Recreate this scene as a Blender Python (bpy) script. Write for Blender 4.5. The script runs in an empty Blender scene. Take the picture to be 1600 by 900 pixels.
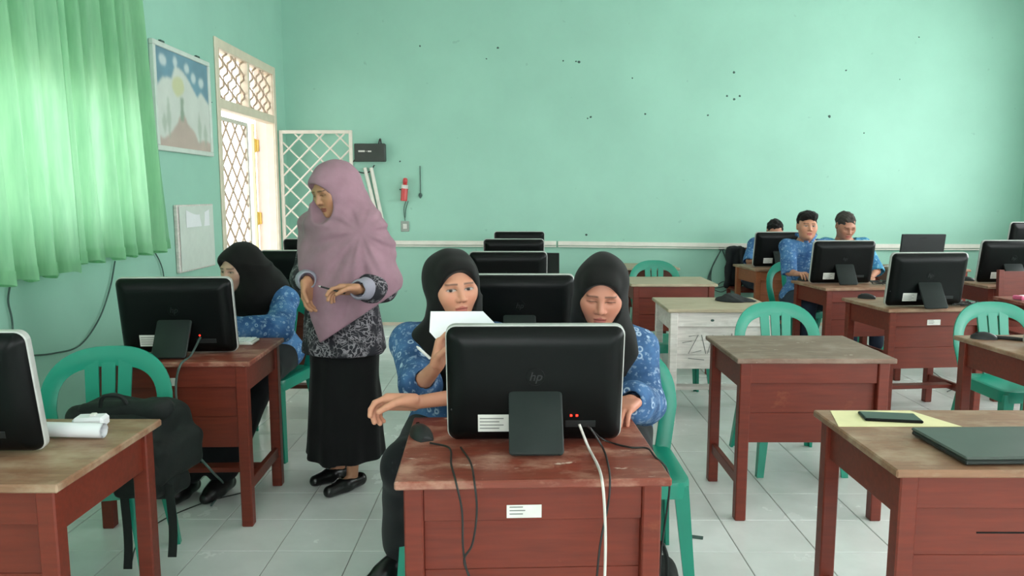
import bpy, bmesh, math, random
import numpy as np
from mathutils import Matrix, Vector

# ------------------------------------------------------------------ camera, world, light, exposure
SC = bpy.context.scene
COL = SC.collection
F_PX, CAM_H = 1180.0, 1.44
PITCH, YAW = math.atan(145/F_PX), math.atan(5/F_PX)
cam_d = bpy.data.cameras.new('camera'); cam = bpy.data.objects.new('camera', cam_d); COL.objects.link(cam)
cam_d.sensor_width = 36.0; cam_d.lens = 36.0*F_PX/1600.0; cam_d.clip_start = 0.02; cam_d.clip_end = 200
cam.location = (0, 0, CAM_H); cam.rotation_euler = (math.pi/2 - PITCH, 0, YAW)
SC.camera = cam
SC.view_settings.view_transform = 'Standard'; SC.view_settings.look = 'None'
SC.view_settings.gamma = 1.0; SC.view_settings.use_curve_mapping = False
SC.view_settings.exposure = 0.18
SKY = 4.2
w = bpy.data.worlds.new('overcast_sky'); SC.world = w; w.use_nodes = True
w.node_tree.nodes['Background'].inputs[0].default_value = (0.98, 0.985, 1.0, 1)
w.node_tree.nodes['Background'].inputs[1].default_value = SKY

WX0, WX1, WY0, WY1, WZ = -2.485, 5.52, -2.6, 8.31, 3.72       # inner faces of the room

def area(name, loc, rot, sx, sy, power, col=(1, 1, 1)):
    l = bpy.data.lights.new(name, 'AREA'); l.shape = 'RECTANGLE'; l.size = sx; l.size_y = sy
    l.energy = power; l.color = col
    o = bpy.data.objects.new(name, l); COL.objects.link(o); o.location = loc; o.rotation_euler = rot
    return o
# daylight entering by the windows of the right-hand wall and of the wall behind the camera
RWIN = [(-1.6, 0.5), (1.5, 3.6), (5.0, 7.1)]
RZ0, RZ1 = 1.0, 2.75
for a, b in RWIN:
    area('window_daylight', (WX1-0.02, (a+b)/2, (RZ0+RZ1)/2), (0, math.radians(90), 0), RZ1-RZ0, b-a, 78, (.965, .985, 1))
BWIN = [(-1.4, 0.9), (2.2, 4.5)]
for a, b in BWIN:
    area('window_daylight', ((a+b)/2, WY0+0.02, (RZ0+RZ1)/2), (math.radians(90), 0, 0), b-a, RZ1-RZ0, 52, (.965, .985, 1))

# ------------------------------------------------------------------ pixel -> world helpers (1600x900 photograph)
def _axes():
    f = np.array([-math.sin(YAW)*math.cos(PITCH), math.cos(YAW)*math.cos(PITCH), -math.sin(PITCH)])
    r = np.array([math.cos(YAW), math.sin(YAW), 0.0]); return f, r, np.cross(r, f)
_f, _r, _u = _axes()
def ray(x, y): return _f + _r*(x-800)/F_PX - _u*(y-450)/F_PX
def atZ(x, y, z): d = ray(x, y); return np.array([0, 0, CAM_H]) + d*((z-CAM_H)/d[2])
def atY(x, y, yy): d = ray(x, y); return np.array([0, 0, CAM_H]) + d*(yy/d[1])
def atX(x, y, xx): d = ray(x, y); return np.array([0, 0, CAM_H]) + d*(xx/d[0])

# ------------------------------------------------------------------ materials
def lin(c):
    out = []
    for v in c:
        v /= 255.0
        out.append(v/12.92 if v <= .04045 else ((v+.055)/1.055)**2.4)
    return tuple(out) + (1.0,)
MATS = {}
class NT:
    def __init__(s, name):
        s.m = bpy.data.materials.new(name); s.m.use_nodes = True; s.t = s.m.node_tree
        s.b = s.t.nodes['Principled BSDF']; s.out = s.t.nodes['Material Output']
    def n(s, typ, **kw):
        nd = s.t.nodes.new(typ)
        for k, v in kw.items(): setattr(nd, k, v)
        return nd
    def l(s, a, b): s.t.links.new(a, b)
    def coord(s, kind='Object', scale=(1, 1, 1)):
        tc = s.n('ShaderNodeTexCoord'); mp = s.n('ShaderNodeMapping'); mp.inputs['Scale'].default_value = scale
        s.l(tc.outputs[kind], mp.inputs[0]); return mp.outputs[0]
    def noise(s, vec, scale, detail=4, rough=.55):
        nz = s.n('ShaderNodeTexNoise'); nz.inputs['Scale'].default_value = scale
        nz.inputs['Detail'].default_value = detail; nz.inputs['Roughness'].default_value = rough
        s.l(vec, nz.inputs['Vector']); return nz.outputs['Fac']
    def ramp(s, fac, stops):
        r = s.n('ShaderNodeValToRGB'); e = r.color_ramp.elements
        while len(e) < len(stops): e.new(.5)
        for i, (p, c) in enumerate(stops): e[i].position = p; e[i].color = c
        s.l(fac, r.inputs[0]); return r.outputs[0]
    def mix(s, fac, a, b, blend='MIX'):
        m = s.n('ShaderNodeMix', data_type='RGBA', blend_type=blend)
        for sock, v in ((m.inputs[0], fac), (m.inputs[6], a), (m.inputs[7], b)):
            if isinstance(v, (int, float, tuple)): sock.default_value = v
            else: s.l(v, sock)
        return m.outputs[2]
    def math(s, op, a, b=None):
        m = s.n('ShaderNodeMath', operation=op)
        for i, v in enumerate((a, b)):
            if v is None: continue
            if isinstance(v, (int, float)): m.inputs[i].default_value = v
            else: s.l(v, m.inputs[i])
        return m.outputs[0]
    def bump(s, h, strength=.3, dist=.01):
        b = s.n('ShaderNodeBump'); b.inputs['Strength'].default_value = strength; b.inputs['Distance'].default_value = dist
        s.l(h, b.inputs['Height']); s.l(b.outputs[0], s.b.inputs['Normal'])
    def set(s, col=None, rough=None, spec=None, metal=None):
        if col is not None:
            if isinstance(col, tuple): s.b.inputs['Base Color'].default_value = col
            else: s.l(col, s.b.inputs['Base Color'])
        if rough is not None:
            if isinstance(rough, (int, float)): s.b.inputs['Roughness'].default_value = rough
            else: s.l(rough, s.b.inputs['Roughness'])
        if spec is not None: s.b.inputs['Specular IOR Level'].default_value = spec
        if metal is not None: s.b.inputs['Metallic'].default_value = metal
        return s.m
def plain(name, rgb, rough=.5, spec=.5, metal=0, var=.12, scale=12, bump=0):
    t = NT(name); c = lin(rgb); v = t.coord()
    d = tuple(x*(1-var) for x in c[:3]) + (1,); e = tuple(min(1, x*(1+var)) for x in c[:3]) + (1,)
    f = t.noise(v, scale); col = t.ramp(f, [(.3, d), (.7, e)])
    if bump: t.bump(f, bump, .004)
    MATS[name] = t.set(col, rough, spec, metal); return MATS[name]
def emis(name, rgb, strength):
    t = NT(name); t.set(lin(rgb), .5); t.b.inputs['Emission Color'].default_value = lin(rgb)
    t.b.inputs['Emission Strength'].default_value = strength; MATS[name] = t.m
def wood(name, rgb, worn=None, worn_lo=.55, worn_hi=.7, rough=.5, patch=None):
    """painted wood: grain along X, worn patches, chips"""
    t = NT(name); c = lin(rgb)
    oi = t.n('ShaderNodeObjectInfo')
    tc = t.n('ShaderNodeTexCoord'); add = t.n('ShaderNodeVectorMath', operation='ADD')
    comb = t.n('ShaderNodeCombineXYZ')
    rr = t.math('MULTIPLY', oi.outputs['Random'], 7.0)
    for i in range(3): t.l(rr, comb.inputs[i])
    t.l(tc.outputs['Object'], add.inputs[0]); t.l(comb.outputs[0], add.inputs[1])
    def mp(sc):
        m = t.n('ShaderNodeMapping'); m.inputs['Scale'].default_value = sc; t.l(add.outputs[0], m.inputs[0]); return m.outputs[0]
    g = t.noise(mp((2.5, 30, 30)), 2.2, 5)
    col = t.ramp(g, [(.25, tuple(x*.72 for x in c[:3])+(1,)), (.75, tuple(min(1, x*1.22) for x in c[:3])+(1,))])
    big = t.noise(mp((1, 1, 1)), 2.1, 3)
    col = t.mix(t.math('MULTIPLY', big, .35), col, tuple(x*.8 for x in c[:3])+(1,))
    if worn:
        f = t.noise(mp((4, 7, 7)), 1.6, 6, .65)
        k = t.n('ShaderNodeMapRange'); k.inputs[1].default_value = worn_lo; k.inputs[2].default_value = worn_hi; t.l(f, k.inputs[0])
        col = t.mix(k.outputs[0], col, lin(worn))
    if patch:
        f = t.noise(mp((5, 9, 9)), 2.7, 5, .6)
        k = t.n('ShaderNodeMapRange'); k.inputs[1].default_value = .66; k.inputs[2].default_value = .72; t.l(f, k.inputs[0])
        col = t.mix(k.outputs[0], col, lin(patch))
    t.bump(g, .15, .003)
    MATS[name] = t.set(col, rough, .4)
RED = (110, 40, 25)
wood('wood_red', RED, (130, 64, 42), .64, .76, .44)
wood('wood_brown', (92, 44, 30), (112, 66, 46), .6, .75, .5)
wood('wood_orange', (152, 84, 50), (130, 62, 40), .6, .7, .5)
wood('top_red', (126, 60, 46), (170, 124, 106), .50, .68, .42, (205, 180, 165))
wood('top_grey', (122, 94, 80), (148, 126, 112), .45, .7, .5, (208, 196, 180))
wood('top_tan', (138, 100, 76), (164, 138, 114), .45, .7, .5)
wood('top_pale', (178, 162, 138), (160, 142, 118), .5, .7, .55)
wood('wood_pale', (220, 211, 206), (230, 224, 220), .5, .7, .6)
plain('plastic_black', (8, 10, 10), .36, .16, var=.08)
plain('plastic_stand', (32, 38, 37), .5, .25)
plain('plastic_dark', (24, 26, 27), .5, .4)
plain('bezel_silver', (176, 176, 172), .35, .5)
plain('emblem_grey', (26, 29, 30), .3, .5)
plain('screen', (6, 7, 9), .12, .6)
plain('chair_green', (22, 140, 116), .34, .5, var=.08, scale=3)
plain('label_white', (214, 212, 206), .6)
plain('print_grey', (120, 120, 118), .7)
plain('cable_black', (26, 25, 24), .5)
plain('cable_white', (206, 200, 194), .45)
plain('paper_white', (232, 232, 236), .7, var=.03)
plain('paper_yellow', (222, 214, 166), .75, var=.05)
plain('paint_white', (226, 222, 212), .45, var=.05)
plain('paint_cream', (220, 206, 186), .5, var=.06)
plain('paint_pink', (232, 208, 200), .6, var=.04)
plain('metal_backlit', (182, 160, 140), .5, var=.06)  # grille paint with backlit shade in its colour, for bars against the bright doorway
plain('metal_grille', (214, 206, 194), .45, var=.06)
plain('brass_yellow', (214, 178, 72), .35, .5)
plain('box_black', (52, 56, 52), .5)
plain('red_metal', (196, 62, 62), .35)
plain('socket_grey', (150, 158, 150), .5)
plain('dark_mark', (66, 88, 82), .9)
plain('bag_black', (26, 30, 29), .75, .3, bump=.3, scale=60)
plain('cloth_dark', (34, 36, 38), .8, .3, bump=.2, scale=60)
plain('tablet_green', (38, 52, 44), .35)
plain('laptop_grey', (58, 68, 62), .38)
plain('laptop_black', (26, 30, 29), .4)
plain('shoe_black', (18, 17, 18), .3, .5)
plain('pen_white', (226, 226, 222), .4)
plain('concrete', (198, 192, 182), .85, var=.1)
plain('ceiling_white', (226, 226, 220), .8, var=.03)
plain('frame_white', (205, 212, 205), .5, var=.05)
plain('rope', (70, 90, 84), .8)
plain('packet_pink', (206, 90, 128), .5)
emis('led_red', (255, 28, 16), 9.0)

def wall_mat(name, rgb, seed=0):
    t = NT(name); v = t.coord('Object'); c = lin(rgb)
    f = t.noise(v, 1.1, 6, .6); g = t.noise(v, 70, 3)
    col = t.ramp(f, [(.3, tuple(x*.93 for x in c[:3])+(1,)), (.7, tuple(min(1, x*1.05) for x in c[:3])+(1,))])
    sp = t.noise(v, 9.0, 2); k = t.n('ShaderNodeMapRange'); k.inputs[1].default_value = .735; k.inputs[2].default_value = .77; t.l(sp, k.inputs[0])
    col = t.mix(t.math('MULTIPLY', k.outputs[0], .35), col, tuple(x*.6 for x in c[:3])+(1,))
    t.bump(g, .12, .003)
    MATS[name] = t.set(col, .62, .35)
wall_mat('wall_mint', (154, 200, 182))
def floor_mat():
    t = NT('tile_white'); v = t.coord('Object'); oi = t.n('ShaderNodeObjectInfo')
    tc = t.n('ShaderNodeNewGeometry')
    f = t.noise(tc.outputs['Position'], 2.2, 5, .6)
    col = t.ramp(f, [(.3, lin((210, 212, 210))), (.7, lin((234, 235, 234)))])
    col = t.mix(t.math('MULTIPLY', oi.outputs['Random'], .25), col, lin((206, 205, 200)))
    r = t.n('ShaderNodeMapRange'); r.inputs[3].default_value = .16; r.inputs[4].default_value = .34; t.l(f, r.inputs[0])
    MATS['tile_white'] = t.set(col, r.outputs[0], .5)
floor_mat()
plain('grout', (128, 128, 120), .9)
def glass_mat():
    t = NT('window_glass'); tr = t.n('ShaderNodeBsdfTransparent'); gl = t.n('ShaderNodeBsdfGlossy'); mx = t.n('ShaderNodeMixShader')
    gl.inputs['Roughness'].default_value = .02; tr.inputs[0].default_value = (.96, .98, .97, 1); mx.inputs[0].default_value = .07
    t.l(tr.outputs[0], mx.inputs[1]); t.l(gl.outputs[0], mx.inputs[2]); t.l(mx.outputs[0], t.out.inputs[0]); MATS['window_glass'] = t.m
glass_mat()
def curtain_mat():
    t = NT('curtain_green'); v = t.coord('Object', (1, 1, .12)); f = t.noise(v, 30, 3)
    col = t.ramp(f, [(.3, lin((162, 212, 176))), (.7, lin((182, 228, 192)))])
    d = t.n('ShaderNodeBsdfDiffuse'); tr = t.n('ShaderNodeBsdfTranslucent'); mx = t.n('ShaderNodeMixShader'); mx.inputs[0].default_value = .62
    t.l(col, d.inputs[0]); t.l(col, tr.inputs[0]); t.l(d.outputs[0], mx.inputs[1]); t.l(tr.outputs[0], mx.inputs[2]); t.l(mx.outputs[0], t.out.inputs[0])
    MATS['curtain_green'] = t.m
curtain_mat()
def vcol_mat(name, rough=.5, spec=.4, sss=0):
    t = NT(name); a = t.n('ShaderNodeVertexColor'); a.layer_name = 'Col'
    f = t.noise(t.coord(), 60, 2); col = t.mix(.06, a.outputs[0], f, 'MULTIPLY')
    t.set(col, rough, spec)
    if sss:
        t.b.inputs['Subsurface Weight'].default_value = sss; t.b.inputs['Subsurface Radius'].default_value = (.01, .004, .002)
    MATS[name] = t.m
vcol_mat('skin', .48, .4); vcol_mat('print', .6)
def batik(name, base, dark, light, sc=26, ring=True):
    t = NT(name); v = t.coord()
    f = t.noise(v, 9, 4); col = t.ramp(f, [(.35, lin(dark)), (.62, lin(base))])
    vo = t.n('ShaderNodeTexVoronoi'); vo.inputs['Scale'].default_value = sc; t.l(v, vo.inputs['Vector'])
    d = vo.outputs['Distance']
    r = t.ramp(d, [(.0, (0, 0, 0, 1)), (.14, (0, 0, 0, 1)), (.19, (1, 1, 1, 1)), (.27, (1, 1, 1, 1)), (.33, (0, 0, 0, 1))]) if ring else t.ramp(d, [(.2, (1, 1, 1, 1)), (.4, (0, 0, 0, 1))])
    sel = t.n('ShaderNodeSeparateColor'); t.l(vo.outputs['Color'], sel.inputs[0])
    keep = t.math('GREATER_THAN', sel.outputs[0], .45)
    g = t.noise(v, 55, 3); gg = t.ramp(g, [(.56, (0, 0, 0, 1)), (.62, (1, 1, 1, 1))])
    col = t.mix(t.math('MULTIPLY', gg, .35), col, lin(light))
    col = t.mix(t.math('MULTIPLY', t.math('MULTIPLY', r, keep), .75), col, lin(light))
    t.bump(f, .15, .005)
    MATS[name] = t.set(col, .8, .2)
batik('batik_blue', (70, 104, 146), (38, 66, 102), (170, 188, 208))
batik('batik_bright', (80, 124, 172), (46, 84, 132), (156, 186, 212), 34)
batik('batik_teal', (70, 140, 170), (44, 100, 140), (150, 196, 208), 40)
def floral():
    t = NT('batik_floral'); v = t.coord()
    n1 = t.noise(v, 16, 3); vv = t.n('ShaderNodeVectorMath', operation='ADD'); sc = t.n('ShaderNodeVectorMath', operation='SCALE')
    nt = t.n('ShaderNodeTexNoise'); nt.inputs['Scale'].default_value = 14; t.l(v, nt.inputs['Vector'])
    t.l(nt.outputs['Color'], sc.inputs[0]); sc.inputs['Scale'].default_value = .12; t.l(v, vv.inputs[0]); t.l(sc.outputs[0], vv.inputs[1])
    vo = t.n('ShaderNodeTexVoronoi', feature='DISTANCE_TO_EDGE'); vo.inputs['Scale'].default_value = 44; t.l(vv.outputs[0], vo.inputs['Vector'])
    r = t.ramp(vo.outputs[0], [(.05, (1, 1, 1, 1)), (.12, (0, 0, 0, 1))])
    r2 = t.ramp(n1, [(.42, (0, 0, 0, 1)), (.55, (1, 1, 1, 1))])
    col = t.mix(t.math('MULTIPLY', r, r2), lin((44, 42, 48)), lin((138, 132, 138)))
    MATS['batik_floral'] = t.set(col, .8, .2)
floral()
def fabric(name, rgb, rough=.85):
    t = NT(name); v = t.coord(); c = lin(rgb); f = t.noise(v, 14, 3); g = t.noise(v, 420, 2)
    col = t.ramp(f, [(.3, tuple(x*.9 for x in c[:3])+(1,)), (.7, tuple(min(1, x*1.08) for x in c[:3])+(1,))])
    t.bump(g, .2, .002); t.b.inputs['Sheen Weight'].default_value = .06
    MATS[name] = t.set(col, rough, .2)
fabric('hijab_black', (17, 16, 15)); fabric('hijab_mauve', (150, 116, 128)); fabric('trouser_black', (24, 25, 28)); fabric('skirt_black', (17, 17, 18))
fabric('trouser_navy', (36, 44, 60)); fabric('cuff_lilac', (150, 146, 160)); fabric('hair_black', (22, 19, 18)); fabric('hair_grey', (58, 54, 50))

# ------------------------------------------------------------------ mesh helpers
class MB:
    def __init__(s): s.v = []; s.f = []
    def add(s, vs, fs):
        o = len(s.v); s.v += [tuple(map(float, p)) for p in vs]; s.f += [tuple(i+o for i in q) for q in fs]; return s
    def box(s, x0, x1, y0, y1, z0, z1, c=.004, M=None):
        """box with chamfered edges"""
        c = min(c, (x1-x0)*.45, (y1-y0)*.45, (z1-z0)*.45); vs = []; idx = {}
        lo, hi = (x0, y0, z0), (x1, y1, z1)
        for sx in (0, 1):
            for sy in (0, 1):
                for sz in (0, 1):
                    sg = (sx, sy, sz)
                    for ax in range(3):
                        p = [(hi[k] if sg[k] else lo[k]) + (0 if k == ax else (-c if sg[k] else c)) for k in range(3)]
                        idx[(sx, sy, sz, ax)] = len(vs); vs.append(p)
        fs = []
        def q(*ks): fs.append([idx[k] for k in ks])
        for ax in range(3):
            b, d = [k for k in range(3) if k != ax]
            for s0 in (0, 1):
                ring = []
                for u, v_ in ((0, 0), (1, 0), (1, 1), (0, 1)):
                    t = [0, 0, 0]; t[ax] = s0; t[b] = u; t[d] = v_; ring.append(tuple(t)+(ax,))
                q(*ring)
        for ax in range(3):                                    # edges along ax
            b, d = [k for k in range(3) if k != ax]
            for u in (0, 1):
                for v_ in (0, 1):
                    t0 = [0, 0, 0]; t0[b] = u; t0[d] = v_; t1 = list(t0); t1[ax] = 1
                    q(tuple(t0)+(b,), tuple(t1)+(b,), tuple(t1)+(d,), tuple(t0)+(d,))
        for sg in [(a, b, d) for a in (0, 1) for b in (0, 1) for d in (0, 1)]:
            q(sg+(0,), sg+(1,), sg+(2,))
        if M is not None: vs = [tuple(M @ Vector(p)) for p in vs]
        return s.add(vs, fs)
    def bar(s, a, b, wx, wy, up=(0, 0, 1), c=.002):
        a, b = Vector(a), Vector(b); d = (b-a); L = d.length; z = d/L
        x = Vector(up).cross(z)
        if x.length < 1e-4: x = Vector((1, 0, 0)).cross(z)
        x.normalize(); y = z.cross(x)
        M = Matrix((x, y, z)).transposed().to_4x4(); M.translation = a
        return s.box(-wx/2, wx/2, -wy/2, wy/2, 0, L, c, M)
    def tube(s, pts, r, n=8, caps=True):
        pts = [Vector(p) for p in pts]; rs = r if isinstance(r, (list, tuple)) else [r]*len(pts)
        vs = []; fs = []; prev = None
        for i, p in enumerate(pts):
            t = (pts[min(i+1, len(pts)-1)] - pts[max(i-1, 0)])
            t = t.normalized() if t.length > 1e-9 else Vector((0, 0, 1))
            if prev is None:
                a = Vector((0, 0, 1)) if abs(t.z) < .9 else Vector((1, 0, 0)); x = a.cross(t).normalized()
            else:
                x = prev - t*prev.dot(t); x = x.normalized() if x.length > 1e-6 else prev
            prev = x; y = t.cross(x)
            for k in range(n):
                an = 2*math.pi*k/n; vs.append(p + (x*math.cos(an) + y*math.sin(an))*rs[i])
        for i in range(len(pts)-1):
            for k in range(n):
                fs.append((i*n+k, i*n+(k+1) % n, (i+1)*n+(k+1) % n, (i+1)*n+k))
        if caps: fs.append(tuple(range(n-1, -1, -1))); fs.append(tuple((len(pts)-1)*n+k for k in range(n)))
        return s.add(vs, fs)
    def rings(s, rings, caps=(True, True)):
        n = len(rings[0]); vs = [p for r in rings for p in r]; fs = []
        for i in range(len(rings)-1):
            for k in range(n): fs.append((i*n+k, i*n+(k+1) % n, (i+1)*n+(k+1) % n, (i+1)*n+k))
        if caps[0]: fs.append(tuple(range(n-1, -1, -1)))
        if caps[1]: fs.append(tuple((len(rings)-1)*n+k for k in range(n)))
        return s.add(vs, fs)
    def sheet(s, fn, nu, nv, th=0):
        """grid surface fn(u,v); with th a solid sheet along its normal"""
        P = [[Vector(fn(i/nu, j/nv)) for j in range(nv+1)] for i in range(nu+1)]
        def grid(Q, flip):
            o = [(tuple(p)) for row in Q for p in row]; fs = []
            for i in range(nu):
                for j in range(nv):
                    q = (i*(nv+1)+j, (i+1)*(nv+1)+j, (i+1)*(nv+1)+j+1, i*(nv+1)+j+1); fs.append(q[::-1] if flip else q)
            return o, fs
        if not th: return s.add(*grid(P, False))
        N = [[None]*(nv+1) for _ in range(nu+1)]
        for i in range(nu+1):
            for j in range(nv+1):
                du = P[min(i+1, nu)][j]-P[max(i-1, 0)][j]; dv = P[i][min(j+1, nv)]-P[i][max(j-1, 0)]
                nn = du.cross(dv); N[i][j] = nn.normalized() if nn.length > 1e-12 else Vector((0, 0, 1))
        A = [[P[i][j]+N[i][j]*th/2 for j in range(nv+1)] for i in range(nu+1)]
        B = [[P[i][j]-N[i][j]*th/2 for j in range(nv+1)] for i in range(nu+1)]
        va, fa = grid(A, False); vb, fb = grid(B, True); o = len(va); fs = fa + [tuple(k+o for k in q) for q in fb]
        bd = [(i, 0) for i in range(nu)] + [(nu, j) for j in range(nv)] + [(i, nv) for i in range(nu, 0, -1)] + [(0, j) for j in range(nv, 0, -1)]
        for k in range(len(bd)):
            a = bd[k]; b = bd[(k+1) % len(bd)]; ia = a[0]*(nv+1)+a[1]; ib = b[0]*(nv+1)+b[1]; fs.append((ia+o, ib+o, ib, ia)[::-1])
        return s.add(va+vb, fs)
    def mesh(s, name, smooth=False, angle=None):
        me = bpy.data.meshes.new(name); me.from_pydata(s.v, [], s.f); me.validate()
        bm = bmesh.new(); bm.from_mesh(me); bmesh.ops.recalc_face_normals(bm, faces=bm.faces); bm.to_mesh(me); bm.free()
        if smooth:
            me.polygons.foreach_set('use_smooth', [True]*len(me.polygons))
            if angle: me.set_sharp_from_angle(angle=math.radians(angle))
        return me
    def build(s, name, mat, parent=None, smooth=False, angle=40):
        return link(name, s.mesh(name, smooth, angle), mat, parent)
def link(name, me, mat, parent=None):
    o = bpy.data.objects.new(name, me); COL.objects.link(o)
    if mat and not me.materials: me.materials.append(MATS[mat])
    if parent: o.parent = parent
    return o
def tag(o, label=None, cat=None, group=None, kind=None):
    if label: o['label'] = label
    if cat: o['category'] = cat
    if group: o['group'] = group
    if kind: o['kind'] = kind
    return o
def empty(name, loc=(0, 0, 0), rz=0):
    o = bpy.data.objects.new(name, None); COL.objects.link(o); o.location = loc; o.rotation_euler = (0, 0, math.radians(rz)); o.empty_display_size = .1
    return o
def copy_tree(o, parent=None):
    c = o.copy(); COL.objects.link(c)
    if parent: c.parent = parent
    for ch in o.children: copy_tree(ch, c)
    return c
def struct(o): o['kind'] = 'structure'; return o
def spline(pts, n=8):
    """Catmull-Rom through points"""
    P = [Vector(p) for p in pts]; P = [P[0]*2-P[1]] + P + [P[-1]*2-P[-2]]; out = []
    for i in range(1, len(P)-2):
        for k in range(n):
            t = k/n; a, b, c, d = P[i-1:i+3]
            out.append(.5*((2*b) + (c-a)*t + (2*a-5*b+4*c-d)*t*t + (3*b-a-3*c+d)*t**3))
    out.append(P[-2]); return out
def rrect(w_, h_, r, n=5):
    """rounded rectangle outline in XZ centred on 0"""
    out = []
    for cx, cz, a0 in ((w_/2-r, h_/2-r, 0), (-w_/2+r, h_/2-r, 90), (-w_/2+r, -h_/2+r, 180), (w_/2-r, -h_/2+r, 270)):
        for k in range(n+1):
            a = math.radians(a0+90*k/n); out.append((cx+r*math.cos(a), cz+r*math.sin(a)))
    return out
def text_mesh(txt, size, depth=.0006):
    cu = bpy.data.curves.new('lettering', 'FONT'); cu.body = txt; cu.size = size; cu.extrude = depth; cu.align_x = 'CENTER'; cu.align_y = 'CENTER'; cu.shear = .25
    o = bpy.data.objects.new('lettering_curve', cu); COL.objects.link(o)
    dg = bpy.context.evaluated_depsgraph_get(); me = bpy.data.meshes.new_from_object(o.evaluated_get(dg))
    bpy.data.objects.remove(o); return me

# ------------------------------------------------------------------ the room
TXS, TYS = .315, .303
floor = struct(MB().box(WX0-.2, WX1+.2, WY0-.2, WY1+.2, -.12, -.004, .001).build('floor', 'grout'))
tile = MB(); g = .0017
tile.box(-TXS/2+g, TXS/2-g, -TYS/2+g, TYS/2-g, -.008, 0, .0016); tile_me = tile.mesh('tile'); tile_me.materials.append(MATS['tile_white'])
spots = []
i0, i1 = math.floor((WX0-.915)/TXS), math.ceil((WX1-.915)/TXS); j0, j1 = math.floor((WY0-3.83)/TYS), math.ceil((WY1-3.83)/TYS)
for i in range(i0, i1):
    for j in range(j0, j1):
        spots.append((.915+(i+.5)*TXS, 3.83+(j+.5)*TYS))
def seen(x, y): return y > 2.45 and abs(x) < y*.70 + .1
near = sorted([s_ for s_ in spots if seen(*s_)], key=lambda s_: s_[0]**2+s_[1]**2)[:300]
ns = set(near); rest = MB()
def clipbox(x, y):
    return max(x-TXS/2+g, WX0), min(x+TXS/2-g, WX1), max(y-TYS/2+g, WY0), min(y+TYS/2-g, WY1)
for s_ in spots:
    a, b, c, d = clipbox(*s_)
    if b-a < .01 or d-c < .01: continue
    if s_ in ns:
        full = abs((b-a)-(TXS-2*g)) < 1e-6 and abs((d-c)-(TYS-2*g)) < 1e-6
        if full:
            o = link('tile', tile_me, None, floor)
            o.location = (s_[0], s_[1], 0)
        else: MB().box(a, b, c, d, -.008, 0, .0016).build('tile', 'tile_white', floor)
    else: rest.box(a, b, c, d, -.008, 0, .0016)
tag(rest.build('floor_tiles', 'tile_white', floor), kind='stuff')

def wall_with_holes(name, axis, pos, th, a0, a1, holes, mat='wall_mint', outer=None, z1=WZ):
    """axis 'x': wall in plane x=pos running along y; holes (a,b,z0,z1) reveal the full thickness"""
    m = MB(); A = sorted({a0, a1, *[h[0] for h in holes], *[h[1] for h in holes]}); Z = sorted({-.05, z1, *[h[2] for h in holes], *[h[3] for h in holes]})
    for i in range(len(A)-1):
        for k in range(len(Z)-1):
            ca, cz = (A[i]+A[i+1])/2, (Z[k]+Z[k+1])/2
            if any(h[0] < ca < h[1] and h[2] < cz < h[3] for h in holes): continue
            lo, hi = min(pos, pos+th), max(pos, pos+th)
            if axis == 'x': m.box(lo, hi, A[i], A[i+1], Z[k], Z[k+1], 0.0)
            else: m.box(A[i], A[i+1], lo, hi, Z[k], Z[k+1], 0.0)
    return struct(m.build(name, mat))
DY0, DY1, DZ1, TZ1 = 6.42, 7.95, 2.17, 2.72          # doorway and its transom
LWIN = [(2.55, 4.95, 1.27, 2.12), (-1.4, 1.6, 1.27, 2.12)]
wl = wall_with_holes('wall_left', 'x', WX0, -.2, WY0-.2, WY1+.2, [(DY0, DY1, -.05, TZ1)] + LWIN)
wb = struct(MB().box(WX0-.2, WX1+.2, WY1, WY1+.2, -.05, WZ, 0).build('wall_back', 'wall_mint'))
wr = wall_with_holes('wall_right', 'x', WX1, .2, WY0-.2, WY1+.2, [(a, b, RZ0, RZ1) for a, b in RWIN])
wf = wall_with_holes('wall_front', 'y', WY0, -.2, WX0, WX1, [(a, b, RZ0, RZ1) for a, b in BWIN])
struct(MB().box(WX0-.2, WX1+.2, WY0-.2, WY1+.2, WZ, WZ+.12, 0).build('ceiling', 'ceiling_white'))
struct(MB().box(-40, WX0-.2, -30, 40, -.3, -.06, 0).build('ground_outside', 'concrete'))
struct(MB().box(WX0-1.2, WX0-.2, WY0-2, WY1+3, 2.95, 3.05, 0).build('veranda_roof', 'paint_pink'))
# cream strip along the foot of the back wall
struct(MB().box(WX0, WX1, WY1-.008, WY1, 0, .035, .002).build('baseboard_back', 'paint_cream'))

def window(n, axis, pos, th, a, b, z0, z1, mull=3, transom=True):
    t = struct(empty('window_%d' % n)); fr = MB(); y = .05
    def bx(m, a0, a1, zz0, zz1, d0, d1):
        p0, p1 = sorted((pos+th*d0, pos+th*d1))
        if axis == 'x': m.box(p0, p1, a0, a1, zz0, zz1, .003)
        else: m.box(a0, a1, p0, p1, zz0, zz1, .003)
        return m
    for q in ((a, a+y, z0, z1), (b-y, b, z0, z1), (a+y, b-y, z0, z0+y), (a+y, b-y, z1-y, z1)): bx(fr, *q, .35, .65)
    fr.build('window_frame', 'paint_white', t)
    for k in range(1, mull):
        c = a+(b-a)*k/mull; bx(MB(), c-.025, c+.025, z0+y, z1-y, .38, .62).build('mullion', 'paint_white', t)
    for k in range(mull):
        p = a+(b-a)*k/mull+.026; q = a+(b-a)*(k+1)/mull-.026
        bx(MB(), max(p, a+y), min(q, b-y), z0+y, z1-y, .485, .515).build('pane', 'window_glass', t)
    return t
wn = 1
for (a, b, z0, z1) in LWIN: window(wn, 'x', WX0, -.2, a, b, z0, z1, 3); wn += 1
for a, b in RWIN: window(wn, 'x', WX1, .2, a, b, RZ0, RZ1, 3); wn += 1
for a, b in BWIN: window(wn, 'y', WY0, -.2, a, b, RZ0, RZ1, 3); wn += 1

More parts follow.
